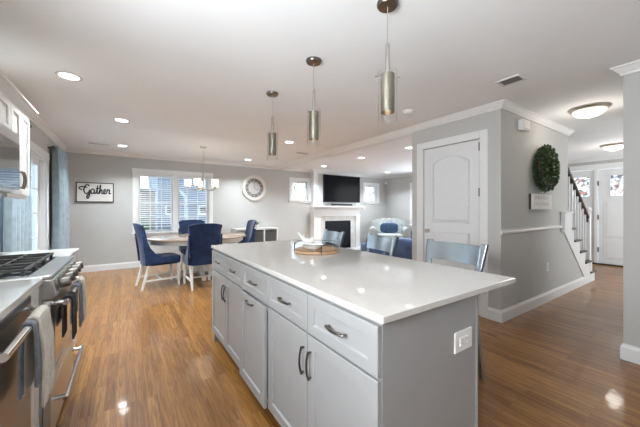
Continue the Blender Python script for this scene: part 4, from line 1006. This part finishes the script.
# ------------------------------------------------------------------ outside
tag(obj('garden_ground', MB().box(-30, 30, YF+.2, 60, -.75, -.6).box(-30, XL-.2, -10, YF+.2, -.75, -.6), 'ground'), 'pale winter ground outside the windows', 'ground', kind='structure')
t = thing('neighbour_house', 'blue-grey clapboard house seen through the dining window', 'house', (3.5, 15, -.6))
m = MB(); m.box(1.05, 6.2, 13.0, 19, -.6, 6.0)
z = -.55
while z < 5.9: m.prism([(13.0, z), (12.965, z), (12.995, z+.14), (13.0, z+.14)], 'x', 1.05, 6.2); z += .15
obj('siding', m, 'siding', t)
obj('roof', MB().prism([(12.6, 5.9), (16, 8.2), (19.4, 5.9), (19.4, 6.1), (16, 8.45), (12.6, 6.1)], 'x', .8, 6.4), 'bark', t)
for x, z in ((1.50, 1.24), (2.72, 1.24), (2.60, 2.38), (4.4, 1.3)):
    f = obj('house_window', MB().box(x-.20, x+.20, 12.90, 12.964, z-.20, z+.20), 'trim', t); obj('house_pane', MB().box(x-.14, x+.14, 12.89, 12.899, z-.14, z+.14), 'blackglass', f)
m = MB(); m.tube([(1.72, 12.9, 2.10), (2.05, 12.88, 1.75), (2.06, 12.88, -.5)], .07, 8); obj('downspout', m, 'snow', t)
t = thing('garden_shed', 'brown clapboard shed seen low through the left half of the dining window', 'shed', (-.4, 12.4, -.6))
m = MB(); m.box(-1.6, .88, 12.0, 12.8, -.6, 1.9); z = -.55
while z < 1.75: m.prism([(12.0, z), (11.97, z), (11.995, z+.14), (12.0, z+.14)], 'x', -1.6, .88); z += .15
obj('shed_wall', m, 'brownfence', t); obj('shed_roof', MB().prism([(11.9, 1.9), (12.4, 2.02), (12.9, 1.9)], 'x', -1.65, .93), 'bark', t)
def hedge(x0, x1, y, h, label, g='evergreen hedges outside'):
    m = MB(); m.soft(x0, x1, y-.5, y+.5, -.6, h, 5, 16); o = obj('hedge', m, 'hedge', smooth=True); tag(o, label, 'hedge', g)
    return o
hedge(-1.4, .75, 11.0, .95, 'dark green hedge below the brown shed')
def tree(x, y, h, label, seed, r=.12):
    rnd = random.Random(seed); m = MB()
    def br(p, d, L, r_, dep):
        q = p+d*L; mid = (p+q)/2+Vector((rnd.uniform(-1, 1), rnd.uniform(-1, 1), rnd.uniform(-1, 1)))*L*.06
        m.tube([p, mid, q], [r_, r_*.85, r_*.7], 5)
        if dep == 0: return
        for _ in range(rnd.choice((2, 3, 3))):
            e = (d+Vector((rnd.uniform(-.9, .9), rnd.uniform(-.9, .9), rnd.uniform(-.1, .7)))).normalized(); br(q, e, L*rnd.uniform(.6, .8), r_*.62, dep-1)
    br(Vector((x, y, -.6)), Vector((0, 0, 1)), h, r, 5)
    tag(obj('bare_tree', m, 'bark'), label, 'tree', 'bare trees outside')
tree(-.1, 15.5, 2.2, 'leafless tree behind the brown shed', 4, .06)
tree(6.45, 10.7, 1.6, 'leafless tree outside the small window left of the fireplace', 11, .045)
tree(10.9, 11.6, 1.6, 'leafless tree outside the small window right of the fireplace', 15, .045)
t = thing('deck_railing', 'white deck railing outside the sliding door', 'railing', (-3.2, 6, -.2))
m = MB(); m.box(-3.25, -3.15, 2, 10, .80, .88); m.box(-3.25, -3.15, 2, 10, -.05, .03); obj('rail', m, 'snow', t)
m = MB(); y = 2.1
while y < 9.9: m.box(-3.22, -3.18, y, y+.04, .03, .80); y += .14
obj('pickets', m, 'snow', t)
tag(obj('deck', MB().box(-3.4, XL-.2, 2, 10, -.25, -.12), 'snow'), 'pale deck floor outside the sliding door', 'deck')
o = hedge(-7.5, -5.5, 10, 2.6, 'tall evergreen hedge beyond the deck railing')
